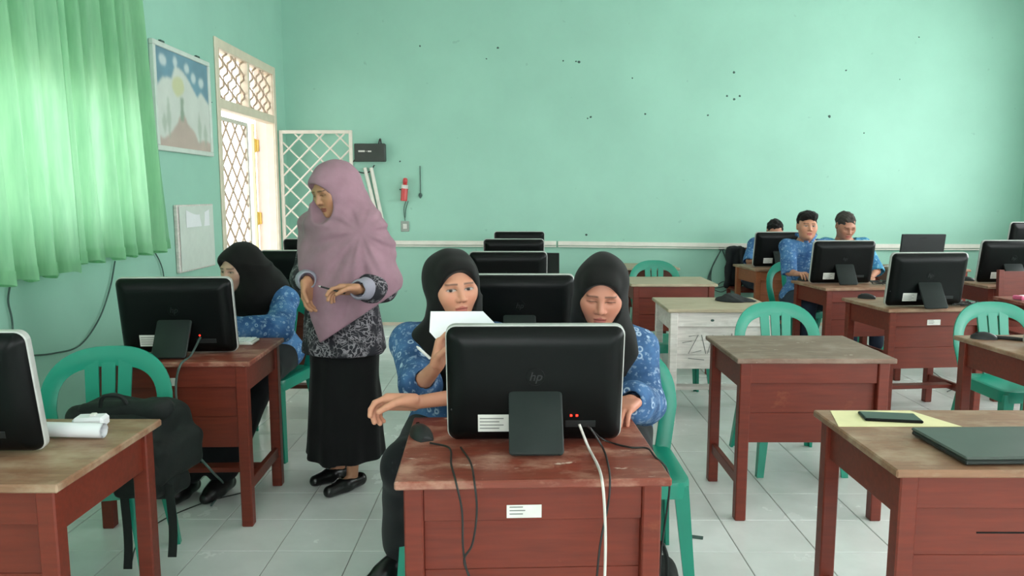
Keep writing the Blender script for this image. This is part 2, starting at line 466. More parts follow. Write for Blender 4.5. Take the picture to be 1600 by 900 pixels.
# doorway: frame, transom grille, two grille gates
d1 = struct(empty('door_1'))
fm = MB()
for (a, b, z0, z1, pr0) in ((DY0-.02, DY0+.05, 0, TZ1+.02, .015), (DY1-.05, DY1+.02, 0, TZ1+.02, .015), (DY0+.05, DY1-.05, TZ1-.06, TZ1+.02, .012), (DY0+.05, DY1-.05, DZ1, DZ1+.08, .012)):
    fm.box(WX0-.08 if a > DY0 and b < DY1 else WX0+.001, WX0+pr0, a, b, z0, z1, .004)
for a, b in ((DY0+.003, DY0+.05), (DY1-.05, DY1-.014)): fm.box(WX0-.08, WX0-.0005, a, b, 0, TZ1-.001, .003)
fm.box(WX0-.07, WX0+.01, (DY0+DY1)/2-.02, (DY0+DY1)/2+.02, DZ1+.08, TZ1-.06, .004)
fm.build('door_frame', 'paint_cream', d1)
MB().box(WX0-.2, WX0-.08, DY1-.012, DY1-.002, 0, TZ1, .001).build('jamb_lining', 'paint_pink', d1)
MB().box(WX0-.235, WX0-.205, DY1-.06, DY1-.03, 0, DZ1, .003).build('outer_door_edge', 'paper_yellow', d1)
for z in (.45, 1.2, 1.95):
    MB().box(WX0-.215, WX0-.17, DY1-.03, DY1-.011, z-.06, z+.06, .004).tube([(WX0-.203, DY1-.035, z-.07), (WX0-.203, DY1-.035, z+.07)], .011).build('hinge', 'brass_yellow', d1)
def clip_line(p, d, w_, h_):
    ts = []
    t0, t1 = -1e9, 1e9
    for k, lim in ((0, w_), (1, h_)):
        if abs(d[k]) < 1e-9: continue
        a, b = (0-p[k])/d[k], (lim-p[k])/d[k]; t0 = max(t0, min(a, b)); t1 = min(t1, max(a, b))
    return (t0, t1) if t1-t0 > .03 else None
def gate(root, W, Hh, z0, bar):
    """grille leaf in local XZ, hinge at x=0"""
    f = .035
    for q in ((0, f, z0, z0+Hh), (W-f, W, z0, z0+Hh), (f, W-f, z0, z0+f), (f, W-f, z0+Hh-f, z0+Hh)):
        MB().box(q[0], q[1], -.014, .014, q[2], q[3], .003).build('gate_rail', 'metal_grille', root)
    iw, ih = W-2*f, Hh-2*f
    for s_ in (1, -1):
        k = -ih
        while k < iw+ih:
            cl = clip_line((k, 0), (s_ if s_ == 1 else -1, 1.0), iw, ih)
            if cl:
                p = [(k+s_*t + f, (-.004*s_), t + z0 + f) for t in cl]
                MB().tube(p, .0095, 6).build('grille_bar', bar, root, True)
            k += .215
    return root
for (ya, yb) in ((DY0+.05, (DY0+DY1)/2-.02), ((DY0+DY1)/2+.02, DY1-.05)):
    W = yb-ya; n = 7; z0, z1 = DZ1+.08, TZ1-.06; nz = 5
    for k in range(n):
        y = ya + W*(k+.5)/n; am = W/n*.5; pts = []
        for q in range(nz*2+1):
            z = z0+(z1-z0)*q/(nz*2); sg = 1 if (q//1 + k) % 4 in (0, 1) else -1
            pts.append((WX0-.03, y+am*sg*.96, z))
        MB().tube(pts, .0095, 6).build('transom_bar', 'metal_backlit', d1, True)
g1 = empty('grille_gate', (WX0-.035, DY0+.06, 0), 90)
gate(g1, .72, 2.05, .06, 'metal_backlit')
tag(g1, 'shut leaf of the white diamond grille gate in the bright doorway', 'gate')
g2 = empty('grille_gate', (WX0+.03, DY1+.03, 0), 0)
gate(g2, .76, 2.05, .06, 'metal_grille')
MB().box(.74, .785, -.02, .02, 1.28, 1.42, .003).build('latch', 'metal_grille', g2)
tag(g2, 'open leaf of the white diamond grille gate swung against the mint wall', 'gate')

# things fixed to the back wall
ts = WY1
for (xa, xb, za, zb, tl_) in ((-2.40, .45, .913, .905, 'white cable trunking on the back wall between the gate and the monitor file'), (.47, 2.95, .905, .876, 'white cable trunking on the back wall above the coil of cable'), (2.97, 5.5, .876, .872, 'white cable trunking on the back wall behind the flat screen')):
    m = MB(); m.bar((xa, ts-.014, za+.012), (xb, ts-.014, zb+.012), .028, .045); m.bar((xa, ts-.02, za-.024), (xb, ts-.02, zb-.024), .036, .012)
    o = m.build('cable_trunking', 'paint_white'); tag(o, tl_, 'trunking', 'lengths of white trunking on the back wall')
for p0, p1, lab in (((570, 262), (597, 372), 'white slanting conduit pipe under the black wall box, closer to the gate'), ((580, 262), (603, 372), 'white slanting conduit pipe under the black wall box, closer to the extinguisher')):
    a, b = atY(*p0, ts-.02), atY(*p1, ts-.02); a[1] = b[1] = ts-.02
    m = MB().tube([a, b], .02, 10); tag(m.build('conduit_pipe', 'paint_white', None, True), lab, 'pipe')
bx = empty('wall_box', (-1.565, ts, 1.80))
MB().box(-.165, .165, -.09, -.001, 0, .19, .006).build('casing', 'box_black', bx)
for q in ((-.12, -.05, .10, .118), (-.04, -.03, .106, .112), (-.02, .02, .10, .115)): MB().box(q[0], q[1], -.0925, -.09, q[2], q[3], .0004).build('lettering', 'label_white', bx)
MB().tube(spline([(.09, -.03, .19), (.1, -.03, .23), (.11, -.03, .24), (.115, -.02, .19)]), .008, 6).build('antenna_stub', 'cable_black', bx, True)
tag(bx, 'black wall box with small white lettering beside the open gate', 'wall box')
tag(MB().tube(spline([atY(556, 247, ts-.02), atY(548, 262, ts-.02), atY(566, 270, ts-.02), atY(578, 268, ts-.02), atY(585, 258, ts-.02)]), .006, 6).build('cable', 'cable_black', None, True), 'short dark cable looping under the black wall box', 'cable')
fe = empty('fire_extinguisher', atY(632, 314, ts))
fe.location.y = ts
def lathe(prof, n=16): return [[(r*math.cos(2*math.pi*k/n), r*math.sin(2*math.pi*k/n), z) for k in range(n)] for r, z in prof]
T_ = Matrix.Rotation(math.radians(5), 4, 'Y'); 
def lat(prof, off=(0, -.05, 0), n=16):
    m = MB(); R = [[tuple(Vector(off) + (T_ @ Vector(p))) for p in r] for r in lathe(prof, n)]; return m.rings(R)
lat([(.030, 0), (.036, .006), (.036, .15), (.03, .175), (.02, .185)]).build('cylinder', 'red_metal', fe, True)
lat([(.0365, .135), (.0368, .14), (.0368, .17), (.033, .174)]).build('label_band', 'label_white', fe, True)
lat([(.02, .185), (.024, .19), (.026, .225), (.02, .245), (.008, .25)]).build('cap', 'red_metal', fe, True)
MB().box(-.045, .045, -.06, -.002, .118, .13, .003).build('bracket', 'box_black', fe)
tag(fe, 'small red fire extinguisher clipped to the mint wall', 'extinguisher')
so = atY(633, 354, ts)
tag(MB().tube(spline([atY(634, 314, ts-.01), atY(631, 328, ts-.01), atY(633, 345, ts-.01)]), .004, 6).tube(spline([atY(638, 314, ts-.01), atY(634, 328, ts-.01), atY(633, 340, ts-.01)]), .004, 6).build('cord', 'rope', None, True), 'thin cord hanging between the red extinguisher and the wall socket', 'cord')
sk = empty('wall_socket', (so[0], ts, so[2]-.055)); MB().box(-.045, .045, -.012, -.001, 0, .115, .004).build('plate', 'socket_grey', sk)
MB().box(-.022, .022, -.02, -.012, .03, .085, .004).build('outlet', 'label_white', sk); tag(sk, 'grey wall socket under the red extinguisher', 'socket')
hk = empty('hanging_cord', (atY(657, 305, ts)[0], ts, atY(657, 307, ts)[2]))
MB().tube([(0, -.01, .33), (.002, -.01, .1), (0, -.01, .02)], .005, 6).build('cord', 'rope', hk, True)
MB().rings([[(x*.6, -.01+y*.3, z) for x, y, z in r] for r in lathe([(.004, .04), (.03, .03), (.034, .01), (.01, -.02)], 10)]).build('plug', 'dark_mark', hk, True)
tag(hk, 'thin dark cord with a plug hanging right of the red extinguisher', 'cord')
random.seed(4)
for px, py, r in [(905, 97, 5), (900, 96, 3), (1147, 113, 4), (1147, 155, 4.5), (1136, 150, 3.5), (1156, 150, 3.5), (923, 183, 4), (918, 185, 3), (1296, 182, 5), (1008, 178, 3.5), (1106, 180, 3), (778, 75, 3.5), (760, 92, 2.5), (1322, 110, 3), (916, 367, 4), (625, 252, 3), (656, 72, 3), (988, 122, 2.5), (1350, 208, 2.5), (1436, 58, 2.5), (1406, 124, 2), (880, 95, 2.5)]:
    c = atY(px, py, ts); n = 7; R = r*.0034
    pts = [(c[0]+R*random.uniform(.7, 1.2)*math.cos(2*math.pi*k/n), c[2]+R*random.uniform(.7, 1.2)*math.sin(2*math.pi*k/n)) for k in range(n)]
    MB().rings([[(x, ts-.0005, z) for x, z in pts], [(c[0]+(x-c[0])*.6, ts-.004, c[2]+(z-c[2])*.6) for x, z in pts]], (False, True)).build('chipped_spot', 'dark_mark', wb)
lp = empty('cable_coil', atY(1127, 388, ts)); lp.location.y = ts
MB().box(-.03, .03, -.02, -.001, -.02, .03, .004).build('hook', 'dark_mark', lp)
for k in range(3):
    s_ = .8+.12*k; MB().tube([tuple(p) for p in spline([(0, -.02, 0), (-.13*s_, -.02-.005*k, -.28*s_), (-.11*s_, -.02, -.42), (.02, -.02-.006*k, -.46*s_), (.12*s_, -.02, -.36), (.06, -.02, -.15), (0, -.02, 0)])], .006, 6).build('loop', 'rope', lp, True)
tag(lp, 'coil of dark cable hanging from a hook on the back wall', 'cable')

# things on the left wall
def on_left(x, y): p = atX(x, y, WX0); return p[1], p[2]
pf = empty('framed_painting', (WX0, 5.74, 1.75))
PW, PH = .96, .745
for q in ((-PW/2, PW/2, 0, .035), (-PW/2, PW/2, PH-.035, PH), (-PW/2, -PW/2+.035, .035, PH-.035), (PW/2-.035, PW/2, .035, PH-.035)):
    MB().box(.002, .035, q[0], q[1], q[2], q[3], .004).build('frame_rail', 'frame_white', pf)
def painting():
    nu, nv = 96, 76; vs = []; cs = []; fs = []
    def C(*a): return np.array(lin(a)[:3])
    sky, white, yel, pink, gry, blob = C(92, 142, 166), C(214, 218, 212), C(206, 204, 140), C(192, 168, 158), C(152, 172, 152), C(202, 216, 220)
    rs = np.random.RandomState(3); nz = rs.rand(12, 12)
    def noise(u, v):
        x, y = u*10.9, v*10.9; i, j = int(x), int(y); a, b = x-i, y-j; i2, j2 = min(i+1, 11), min(j+1, 11)
        return (nz[i, j]*(1-a)+nz[i2, j]*a)*(1-b)+(nz[i, j2]*(1-a)+nz[i2, j2]*a)*b
    for i in range(nu+1):
        for j in range(nv+1):
            u, v = i/nu, j/nv; n = noise(u, v)-.5
            peak = np.interp(u+n*.06, [0, .12, .28, .38, .5, .62, .78, .86, 1], [.6, .7, .72, .86, .82, .74, .6, .66, .55])
            c = sky*(1+n*.3) if v > peak else white*(1+n*.12)
            for bu, bv, ru, rv in ((.14, .88, .06, .055), (.36, .9, .035, .05), (.57, .88, .05, .05), (.86, .78, .06, .06), (.7, .8, .045, .05)):
                if ((u-bu)/ru)**2+((v-bv)/rv)**2 < 1 + n: c = blob
            if ((u-.40)/.13)**2+((v-.64)/.10)**2 < 1+n*1.2: c = c*.25+yel*.75
            if v < .42 - abs(u-.46)*1.1 + n*.12 or v < .10+n*.1: c = pink*(1+n*.25)
            if abs(u-.44+n*.05) < .03 and .3 < v < .55: c = gry*.85
            for tu, tv, h in ((.2, .3, .22), (.78, .26, .2), (.9, .2, .14), (.12, .25, .12)):
                if abs(u-tu) < .045*(1-abs(v-tv)/h)+n*.02 and abs(v-tv) < h: c = c*.4+gry*.6
            vs.append((.022, -PW/2+.03+u*(PW-.06), .03+v*(PH-.06))); cs.append(np.clip(c, 0, 1))
    A = np.array(cs).reshape(nu+1, nv+1, 3)
    for _ in range(3): A[1:-1, 1:-1] = (A[1:-1, 1:-1]*2+A[:-2, 1:-1]+A[2:, 1:-1]+A[1:-1, :-2]+A[1:-1, 2:])/6
    cs = list(A.reshape(-1, 3)*.82+np.array(lin((178, 182, 172))[:3])*.18)
    for i in range(nu):
        for j in range(nv): a = i*(nv+1)+j; fs.append((a, a+nv+1, a+nv+2, a+1))
    me = bpy.data.meshes.new('canvas'); me.from_pydata(vs, [], fs); ca = me.color_attributes.new('Col', 'FLOAT_COLOR', 'POINT')
    ca.data.foreach_set('color', np.concatenate([np.array(cs), np.ones((len(cs), 1))], 1).astype(np.float32).ravel())
    return me
link('canvas', painting(), 'print', pf)
for y in (-.3, .3): MB().box(.0, .02, y-.03, y+.03, PH, PH+.02, .003).build('hanger', 'dark_mark', pf)
tag(pf, 'framed painting of a white mountain under a blue sky on the left wall', 'painting')
nb = empty('notice_board', (WX0, 5.83, .87))
MB().box(.001, .03, -.33, .33, 0, .5, .006).build('backing', 'wood_pale', nb)
def nbp():
    m = MB()
    def fn(u, v): return (.034+.0015*math.sin(7*u+3*v), -.31+.62*u, .012+.476*v)
    return m.sheet(fn, 8, 6, .002)
nbp().build('paper_sheet', 'frame_white', nb, True)
MB().sheet(lambda u, v: (.0375+.003*math.sin(7*u), -.2+.42*u, .33+.13*v*(1-.3*math.sin(3.1*u))), 10, 4, .001).build('torn_patch', 'paper_white', nb, True)
tag(nb, 'pale weathered notice board under the framed painting', 'board')
tag(MB().tube(spline([(WX0+.006, *on_left(150, 122)), (WX0+.006, *on_left(205, 134)), (WX0+.006, *on_left(240, 146)), (WX0+.006, *on_left(300, 160)), (WX0+.006, *on_left(330, 160))]), .004, 6).build('cable', 'dark_mark', None, True), 'thin dark cable running along the left wall behind the framed painting', 'cable')
for pts, lab in (([(12, 440), (8, 470), (14, 500), (16, 540)], 'dark cable hanging below the curtain at the near fold'), ([(176, 408), (168, 450), (150, 500), (120, 540), (80, 552), (40, 556)], 'dark cable sagging along the left wall below the curtain'), ([(236, 390), (246, 408), (252, 428), (256, 470)], 'dark cable dropping from the curtain corner to the monitor')):
    tag(MB().tube(spline([(WX0+.015, *on_left(*p)) for p in pts]), .0045, 6).build('cable', 'dark_mark', None, True), lab, 'cable')
def curtain(y0, y1, zt, zb, folds, ph, flare, lab):
    def fn(u, v):
        # u along wall, v from top to bottom
        y = y0+(y1-y0)*u; y += flare*v*(u-.3)
        a = .036+.03*v
        x = WX0+.095 + a*math.sin(2*math.pi*folds*u+ph+.5*math.sin(5*u+2*v)) + .016*math.sin(2*math.pi*folds*2.3*u+1.3*ph) + .03*v
        z = zt+(zb-zt)*v + (.012*math.sin(2*math.pi*folds*u+ph+1.2)*v)
        return (x, y, z)
    r = empty('curtain', (0, 0, 0)); MB().sheet(fn, 150, 24).build('drape', 'curtain_green', r, True)
    MB().sheet(lambda u, v: tuple(Vector(fn(u, .965+.035*v))+Vector((.004, 0, 0))), 150, 2).build('hem', 'curtain_green', r, True)
    o = Vector((WX0+.095, (y0+y1)/2, zb))
    for c in r.children: c.data.transform(Matrix.Translation(-o))
    r.location = o
    return tag(r, lab, 'curtain', 'green curtains over the window')
curtain(4.02, 5.0, 2.95, 1.07, 6, .4, .12, 'sheer green curtain hanging right beside the framed painting')
curtain(2.3, 3.96, 2.95, 1.03, 9, 2.1, .03, 'sheer green curtain hanging further from the framed painting than its neighbour')
tag(MB().tube([(WX0+.095, 1.9, 2.96), (WX0+.095, 5.1, 2.96)], .012, 8).build('curtain_rod', 'paint_white', None, True), 'white rod carrying the green curtains', 'rod')
MB().box(WX0+.001, WX0+.02, 4.86, 4.93, 1.15, 2.9, .003).build('window_casing', 'paint_cream', bpy.data.objects['window_1'])
# ------------------------------------------------------------------ furniture
DW, DD, DH = .69, .55, .74
def make_desk(top, body, planks=2, sticker=True, rest=True):
    r = empty('school_desk'); w2, d2 = DW/2, DD/2
    MB().box(-w2, w2, -d2, d2, DH-.022, DH, .004).build('table_top', top, r)
    lx, ly, s = w2-.045, d2-.042, .024
    for sx in (-1, 1):
        for sy in (-1, 1):
            MB().box(sx*lx-s, sx*lx+s, sy*ly-s, sy*ly+s, 0, DH-.022, .004).build('leg', body, r)
        MB().box(sx*lx-.011, sx*lx+.011, -ly+s, ly-s, DH-.145, DH-.022, .002).build('side_apron', body, r)
        MB().box(sx*lx-.013, sx*lx+.013, -ly+s, ly-s, .15, .20, .003).build('stretcher', body, r)
    MB().box(-lx+s, lx-s, -ly-.014, -ly+.01, DH-.115, DH-.022, .002).build('front_apron', body, r)
    MB().box(-lx+s, lx-s, ly-.01, ly+.012, DH-.06, DH-.022, .002).build('rear_apron', body, r)
    z1, z0 = DH-.116, .352; h = (z1-z0)/planks
    for k in range(planks):
        MB().box(-lx+s, lx-s, -ly+.006-.001*(k % 2), -ly+.020, z0+k*h+.0006, z0+(k+1)*h-.0006, .0012).build('plank', body, r)
    if rest: MB().box(-lx+.013, lx-.013, -.035, .035, .165, .19, .003).build('foot_rest', body, r)
    MB().box(-lx+s, lx-s, -ly+.012, ly-.012, DH-.15, DH-.138, .002).build('book_shelf', body, r)
    if sticker:
        st = MB().box(-.067, .021, -ly-.0155, -ly-.0142, DH-.108, DH-.074, .0003).build('label_sticker', 'label_white', r)
        m = MB()
        for k in range(3): m.box(-.060, -.026+.006*(k % 2), -ly-.0159, -ly-.0155, DH-.099+k*.009, DH-.096+k*.009, .0001)
        m.build('print', 'print_grey', st)
    return r
PROTO = {}
def desk(x, y, rz, label, top='top_red', body='wood_red', sticker=False, planks=2, group=None, rest=True):
    key = (top, body, sticker, planks, rest)
    if key not in PROTO: PROTO[key] = make_desk(top, body, planks, sticker, rest); o = PROTO[key]
    else: o = copy_tree(PROTO[key])
    o.location = (x, y, 0); o.rotation_euler = (0, 0, math.radians(rz)); tag(o, label, 'desk', group or 'wooden school desks')
    return o
desk(.035, 2.07, 2.5, 'red wooden desk carrying the monitor with two red lights', 'top_red', 'wood_red', True)
desk(-1.46, 2.035, 0, 'red wooden desk with tan top carrying a white paper roll', 'top_tan')
desk(-1.478, 3.39, 2, 'dark red wooden desk in front of the student facing the curtain wall', 'top_red', 'wood_red', True)
desk(-1.46, 4.92, 1, 'dark brown desk behind the student facing the curtain wall', 'top_red', 'wood_brown')
desk(-1.62, 6.25, 0, 'dark brown desk close to the bright doorway', 'top_red', 'wood_brown')
desk(.02, 3.46, 0, 'wooden desk right behind the two girls, carrying a large monitor', 'top_red')
desk(-.02, 4.86, 0, 'wooden desk two rows behind the two girls', 'top_red')
desk(.0, 6.2, 0, 'wooden desk carrying an open black laptop beside its monitor', 'top_red')
desk(.05, 7.5, 0, 'wooden desk against the back wall behind the file of monitors', 'top_red')
sd = desk(1.325, 2.145, 0, 'scuffed red desk carrying a closed laptop and a yellow paper', 'top_tan', 'wood_red', rest=False)
MB().box(-.10, .2, -DD/2+.042+.0038, -DD/2+.042+.0075, .548, .553, .0005).build('crack', 'plastic_black', sd)
desk(1.302, 3.47, 0, 'empty red desk with worn grey top and a green chair behind', 'top_grey', 'wood_red', rest=False)
wd = desk(1.29, 4.9, 0, 'whitewashed desk with pencil scribbles on its front panel', 'top_pale', 'wood_pale', False, 3)
desk(1.265, 6.23, 0, 'red desk with bare pale top between the whitewashed desk and the back wall', 'top_pale', 'wood_red')
desk(1.25, 7.55, 0, 'dark brown desk with pale top standing by the back wall trunking', 'top_pale', 'wood_brown')
desk(2.565, 3.5, 3, 'red desk carrying a black mouse, green chair tucked behind it', 'top_tan', 'wood_red')
desk(2.62, 4.93, 6, 'red desk with white label carrying a monitor and tangled cables', 'top_tan', 'wood_red', True)
desk(2.66, 6.0, 7, 'red desk where the boy in blue shirt holds a mouse', 'top_tan', 'wood_red')
desk(2.6, 7.48, 6, 'orange-sided desk hiding the student seated by the back wall', 'top_tan', 'wood_orange')
desk(3.68, 4.97, 0, 'red desk with a small pink packet on top', 'top_red', 'wood_red')
desk(4.0, 6.12, 2, 'red desk carrying the monitor beside the brown wooden chair', 'top_tan', 'wood_red')
desk(3.98, 7.42, 0, 'red desk by the back wall carrying a flat screen', 'top_tan', 'wood_red')
desk(5.02, 7.3, 0, 'red desk in the far right corner carrying a raised monitor', 'top_tan', 'wood_red')
# pencil scribbles and knots on the whitewashed front
ly = DD/2-.042
random.seed(11)
def scrib(pts): MB().tube([(x, -ly+.004, z) for x, z in pts], .0022, 5).build('pencil_scribble', 'print_grey', wd)
for pts in ([(-.20, .56), (-.14, .57), (-.2, .45), (-.12, .47)], [(-.12, .57), (-.09, .45)], [(-.08, .45), (-.05, .57), (-.02, .46), (-.06, .5)], [(0, .45), (.02, .57), (.06, .46), (.07, .58)], [(-.24, .52), (-.18, .53)], [(-.2, .42), (-.1, .41)], [(.1, .5), (.18, .52), (.15, .45)], [(-.02, .42), (.05, .425), (.03, .405)]):
    scrib(pts)
MB().rings([[(-.06+.012*math.cos(a*.785), -ly-.0142, .665+.008*math.sin(a*.785)) for a in range(8)], [(-.06+.009*math.cos(a*.785), -ly-.0162, .665+.006*math.sin(a*.785)) for a in range(8)]]).build('knot', 'dark_mark', wd)

def make_chair(back=True):
    r = empty('plastic_chair' if back else 'plastic_stool')
    # seat: rounded square pan with a turned-down skirt
    def ring(s, z, rr=.06): return [(x*s, y*s-.0, z) for x, y in rrect(.43, .42, rr, 4)]
    MB().rings([ring(1, .385), ring(1.0, .43), ring(.985, .442), ring(.93, .446), ring(.80, .438), ring(.3, .434)], (False, True)).build('seat', 'chair_green', r, True, 50)
    for sx in (-1, 1):
        for sy in (-1, 1):
            tx, ty = sx*.185, sy*.18; bx_, by_ = sx*.222, (sy*.225 if sy < 0 else .262)
            rings = []
            for t in (0, .3, .65, 1):
                cx, cy, z = tx+(bx_-tx)*t, ty+(by_-ty)*t, .425*(1-t); hw = .034-.012*t
                rings.append([(cx+sx*hw*.55, cy-sy*hw, z), (cx+sx*hw*.55, cy+sy*hw*.55, z), (cx-sx*hw, cy+sy*hw*.55, z), (cx-sx*hw, cy+sy*hw*.1, z), (cx-sx*hw*.1, cy-sy*hw*.1, z), (cx-sx*hw*.1, cy-sy*hw, z)])
            MB().rings(rings).build('leg', 'chair_green', r)
    if not back: return r
    zb, a, b, zc = .43, .242, .235, .605
    def yy(x, z): return .185+(z-zb)*.24-.45*x*x+.01
    path = []
    for k in range(5): path.append((-a*(.86+.14*k/5), zb-.03+(zc-zb+.03)*k/5, (-1, 0), .030))
    for k in range(25):
        t = math.pi-math.pi*k/24; c_, s_ = math.cos(t), math.sin(t); ex_ = .80; path.append((a*math.copysign(abs(c_)**ex_, c_), zc+b*abs(s_)**ex_, (math.copysign(abs(c_)**(2-ex_), c_)*b, abs(s_)**(2-ex_)*a), .030+.009*s_**2))
    for k in range(4, -1, -1): path.append((a*(.86+.14*k/5), zb-.03+(zc-zb+.03)*k/5, (1, 0), .030))
    R = []
    for x, z, n, hw in path:
        L = math.hypot(*n); nx, nz = n[0]/L, n[1]/L; q = []
        for s_, t_ in ((1, -.6), (1.0, .6), (.5, 1), (-.5, 1), (-1, .5), (-1, -.5), (-.5, -1), (.5, -1)):
            px_, pz_ = x+nx*hw*(s_-1), z+nz*hw*(s_-1); q.append((px_, yy(px_, pz_)+t_*.0075, pz_))
        R.append(q)
    MB().rings(R).build('backrest', 'chair_green', r, True, 38)
    for k in (-1, 0, 1):
        w_ = .044; m = MB(); R = []
        for z in (.435, .55, .66, .785):
            cx = k*(.050+.012*(z-.43)/.35); y = yy(cx, z); ww = w_/2*(1+.15*(z-.43)/.35)
            R.append([(cx-ww, y-.007, z), (cx+ww, y-.007, z), (cx+ww, y+.007, z), (cx-ww, y+.007, z)])
        m.rings(R).build('slat', 'chair_green', r)
    return r
chair0 = make_chair(); first = [True]
def chair(x, y, rz, label):
    o = chair0 if first[0] else copy_tree(chair0); first[0] = False
    o.location = (x, y, 0); o.rotation_euler = (0, 0, math.radians(rz)); tag(o, label, 'chair', 'green plastic chairs'); return o
chair(-1.56, 2.69, 14, 'green plastic chair with a black bag on its seat')
chair(1.475, 3.97, 0, 'empty green plastic chair behind the worn grey desk')
chair(2.705, 3.97, 0, 'empty green plastic chair behind the desk with a black mouse')
chair(1.29, 6.72, 0, 'empty green plastic chair in front of the dark brown desk at the back wall')
chair(.405, 2.74, 0, 'green plastic chair under the girl looking down')
chair(-.20, 2.84, 0, 'green plastic chair under the girl holding papers')
chair(-1.43, 4.2, -10, 'green plastic chair under the student facing the curtain wall')
chair(2.55, 6.66, 4, 'green plastic chair under the boy holding a mouse')
chair(3.12, 6.98, 0, 'green plastic chair under the man with greying hair')
st = make_chair(False); st.location = (1.12, 5.2, 0); tag(st, 'green plastic stool under the whitewashed desk', 'stool')

def wooden_chair(x, y, rz, label):
    r = empty('wooden_chair', (x, y, 0), rz)
    for sx in (-1, 1):
        MB().box(sx*.18-.02, sx*.18+.02, -.19, -.15, 0, .43, .003).build('leg', 'wood_red', r)
        MB().bar((sx*.18, .17, 0), (sx*.18, .23, .88), .04, .035).build('leg', 'wood_red', r)
        MB().box(sx*.18-.011, sx*.18+.011, -.15, .17, .18, .215, .002).build('side_rail', 'wood_red', r)
    MB().box(-.21, .21, -.21, .19, .43, .452, .004).build('seat', 'wood_red', r)
    MB().bar((0, .205, .62), (0, .226, .87), .34, .02, (0, 1, 0)).build('backrest', 'wood_red', r)
    return tag(r, label, 'chair')
wooden_chair(3.85, 5.47, 0, 'brown wooden chair with a solid back panel behind the desk with a pink packet')
wooden_chair(2.52, 8.03, 0, 'dark wooden chair with a black jacket on its back, against the back wall')

AW, AH = .498, .345
def make_aio(leds=0, w_=AW, h_=AH, rim='bezel_silver'):
    r = empty('desktop_monitor'); Rm = Matrix.Translation((0, 0, .004)) @ Matrix.Rotation(math.radians(9), 4, 'X')
    def part(m, name, mat, parent=r, smooth=False, ang=35):
        m.v = [tuple(Rm @ Vector(p)) for p in m.v]; return m.build(name, mat, parent, smooth, ang)
    def ring(ins, y): return [(x, y, z+h_/2) for x, z in rrect(w_-2*ins, h_-2*ins, max(.028-ins*.5, .01), 5)]
    part(MB().rings([ring(.002, .022), ring(0, .019), ring(0, .002), ring(.003, -.001)]), 'bezel', rim, r, True)
    part(MB().rings([ring(.003, -.001), ring(.006, -.012), ring(.02, -.026), ring(.045, -.035), ring(.06, -.036)], (False, True)), 'back_shell', 'plastic_black', r, True, 60)
    part(MB().box(-w_/2+.02, w_/2-.02, .0222, .023, .045, h_-.018, .0002), 'screen', 'screen')
    part(MB().box(-w_*.3, w_*.3, -.0225, -.017, h_-.028, h_-.022, .001), 'vent_slot', 'plastic_dark')
    part(MB().box(-w_/2+.012, -w_/2+.035, -.022, -.012, .1, .105, .001), 'disc_button', 'plastic_dark')
    em = part(MB().rings([[(.026*math.cos(a*.2618), -.0365, h_*.6+.026*math.sin(a*.2618)) for a in range(24)], [(.025*math.cos(a*.2618), -.0375, h_*.6+.025*math.sin(a*.2618)) for a in range(24)]]), 'emblem', 'plastic_black')
    tm = text_mesh('hp', .036); tm.transform(Rm @ Matrix.Translation((0, -.0378, h_*.6)) @ Matrix.Rotation(math.pi/2, 4, 'X'))
    link('lettering', tm, 'emblem_grey', em)
    s_ = part(MB().box(-.160, -.068, -.0372, -.0362, .042, .094, .0003), 'label_sticker', 'label_white')
    m = MB()
    for k in range(4): m.box(-.155, -.10+.012*(k % 2), -.0376, -.0372, .051+k*.01, .054+k*.01, .0001)
    part(m, 'print', 'print_grey', s_)
    part(MB().box(.085, .17, -.0375, -.0355, .055, .075, .001), 'port_panel', 'plastic_dark')
    for k in range(leds): part(MB().box(.098+.016*k, .104+.016*k, -.039, -.0365, .088, .094, .001), 'led', 'led_red')
    # easel stand reaching back to the desk
    o = []
    for t in (0, 1):
        y = -.05+(-.145+.05)*t; z = .155-(.155-.004)*t
        o.append((y, z))
    (ya, za), (yb, zb) = o; d = Vector((0, yb-ya, zb-za)); L = d.length; d.normalize(); nn = Vector((0, d.z, -d.y))
    def sring(off, ins):
        q = []
        for x, v in rrect(.148-2*ins, L-2*ins, .012, 4): q.append(tuple(Vector((x, ya, za)) + d*(L/2-v) + nn*off))
        return q
    MB().rings([sring(0, .003), sring(.003, 0), sring(.010, 0), sring(.013, .003)]).build('stand', 'plastic_stand', r, True, 40)
    MB().tube([(-.055, -.052, .15), (.055, -.052, .15)], .010, 10).build('hinge', 'plastic_dark', r, True)
    return r
AIO = {}
def aio(x, y, rz, label, leds=0, z=DH):
    if leds not in AIO: AIO[leds] = make_aio(leds); o = AIO[leds]
    else: o = copy_tree(AIO[leds])
    o.location = (x, y, z); o.rotation_euler = (0, 0, math.radians(rz)); tag(o, label, 'monitor', 'black all-in-one monitors'); return o
aio(.055, 2.105, 1, 'black monitor with two red lights and a white cable on the red desk', 2)
aio(-1.535, 2.0, 0, 'black monitor with pale rim beside the white paper roll')
aio(-1.49, 3.31, 3, 'black monitor with one red light in front of the student facing the curtain wall', 1)
aio(-1.41, 4.93, 0, 'black monitor with one red light on the brown desk behind the teacher', 1)
aio(-1.66, 6.25, 0, 'black monitor on the brown desk close to the bright doorway')
aio(.02, 3.45, 0, 'black monitor seen between the two girls in black hijabs')
aio(-.045, 4.83, 0, 'black monitor second behind the two girls in the middle file')
aio(-.012, 6.23, 0, 'black monitor beside the open black laptop in the middle file')
aio(.04, 7.5, 0, 'rearmost black monitor of the middle file, before the back wall')
aio(2.59, 6.0, 3, 'black monitor with a round emblem in front of the boy in blue shirt')
aio(2.585, 4.76, 4, 'black monitor on the labelled red desk with tangled cables')
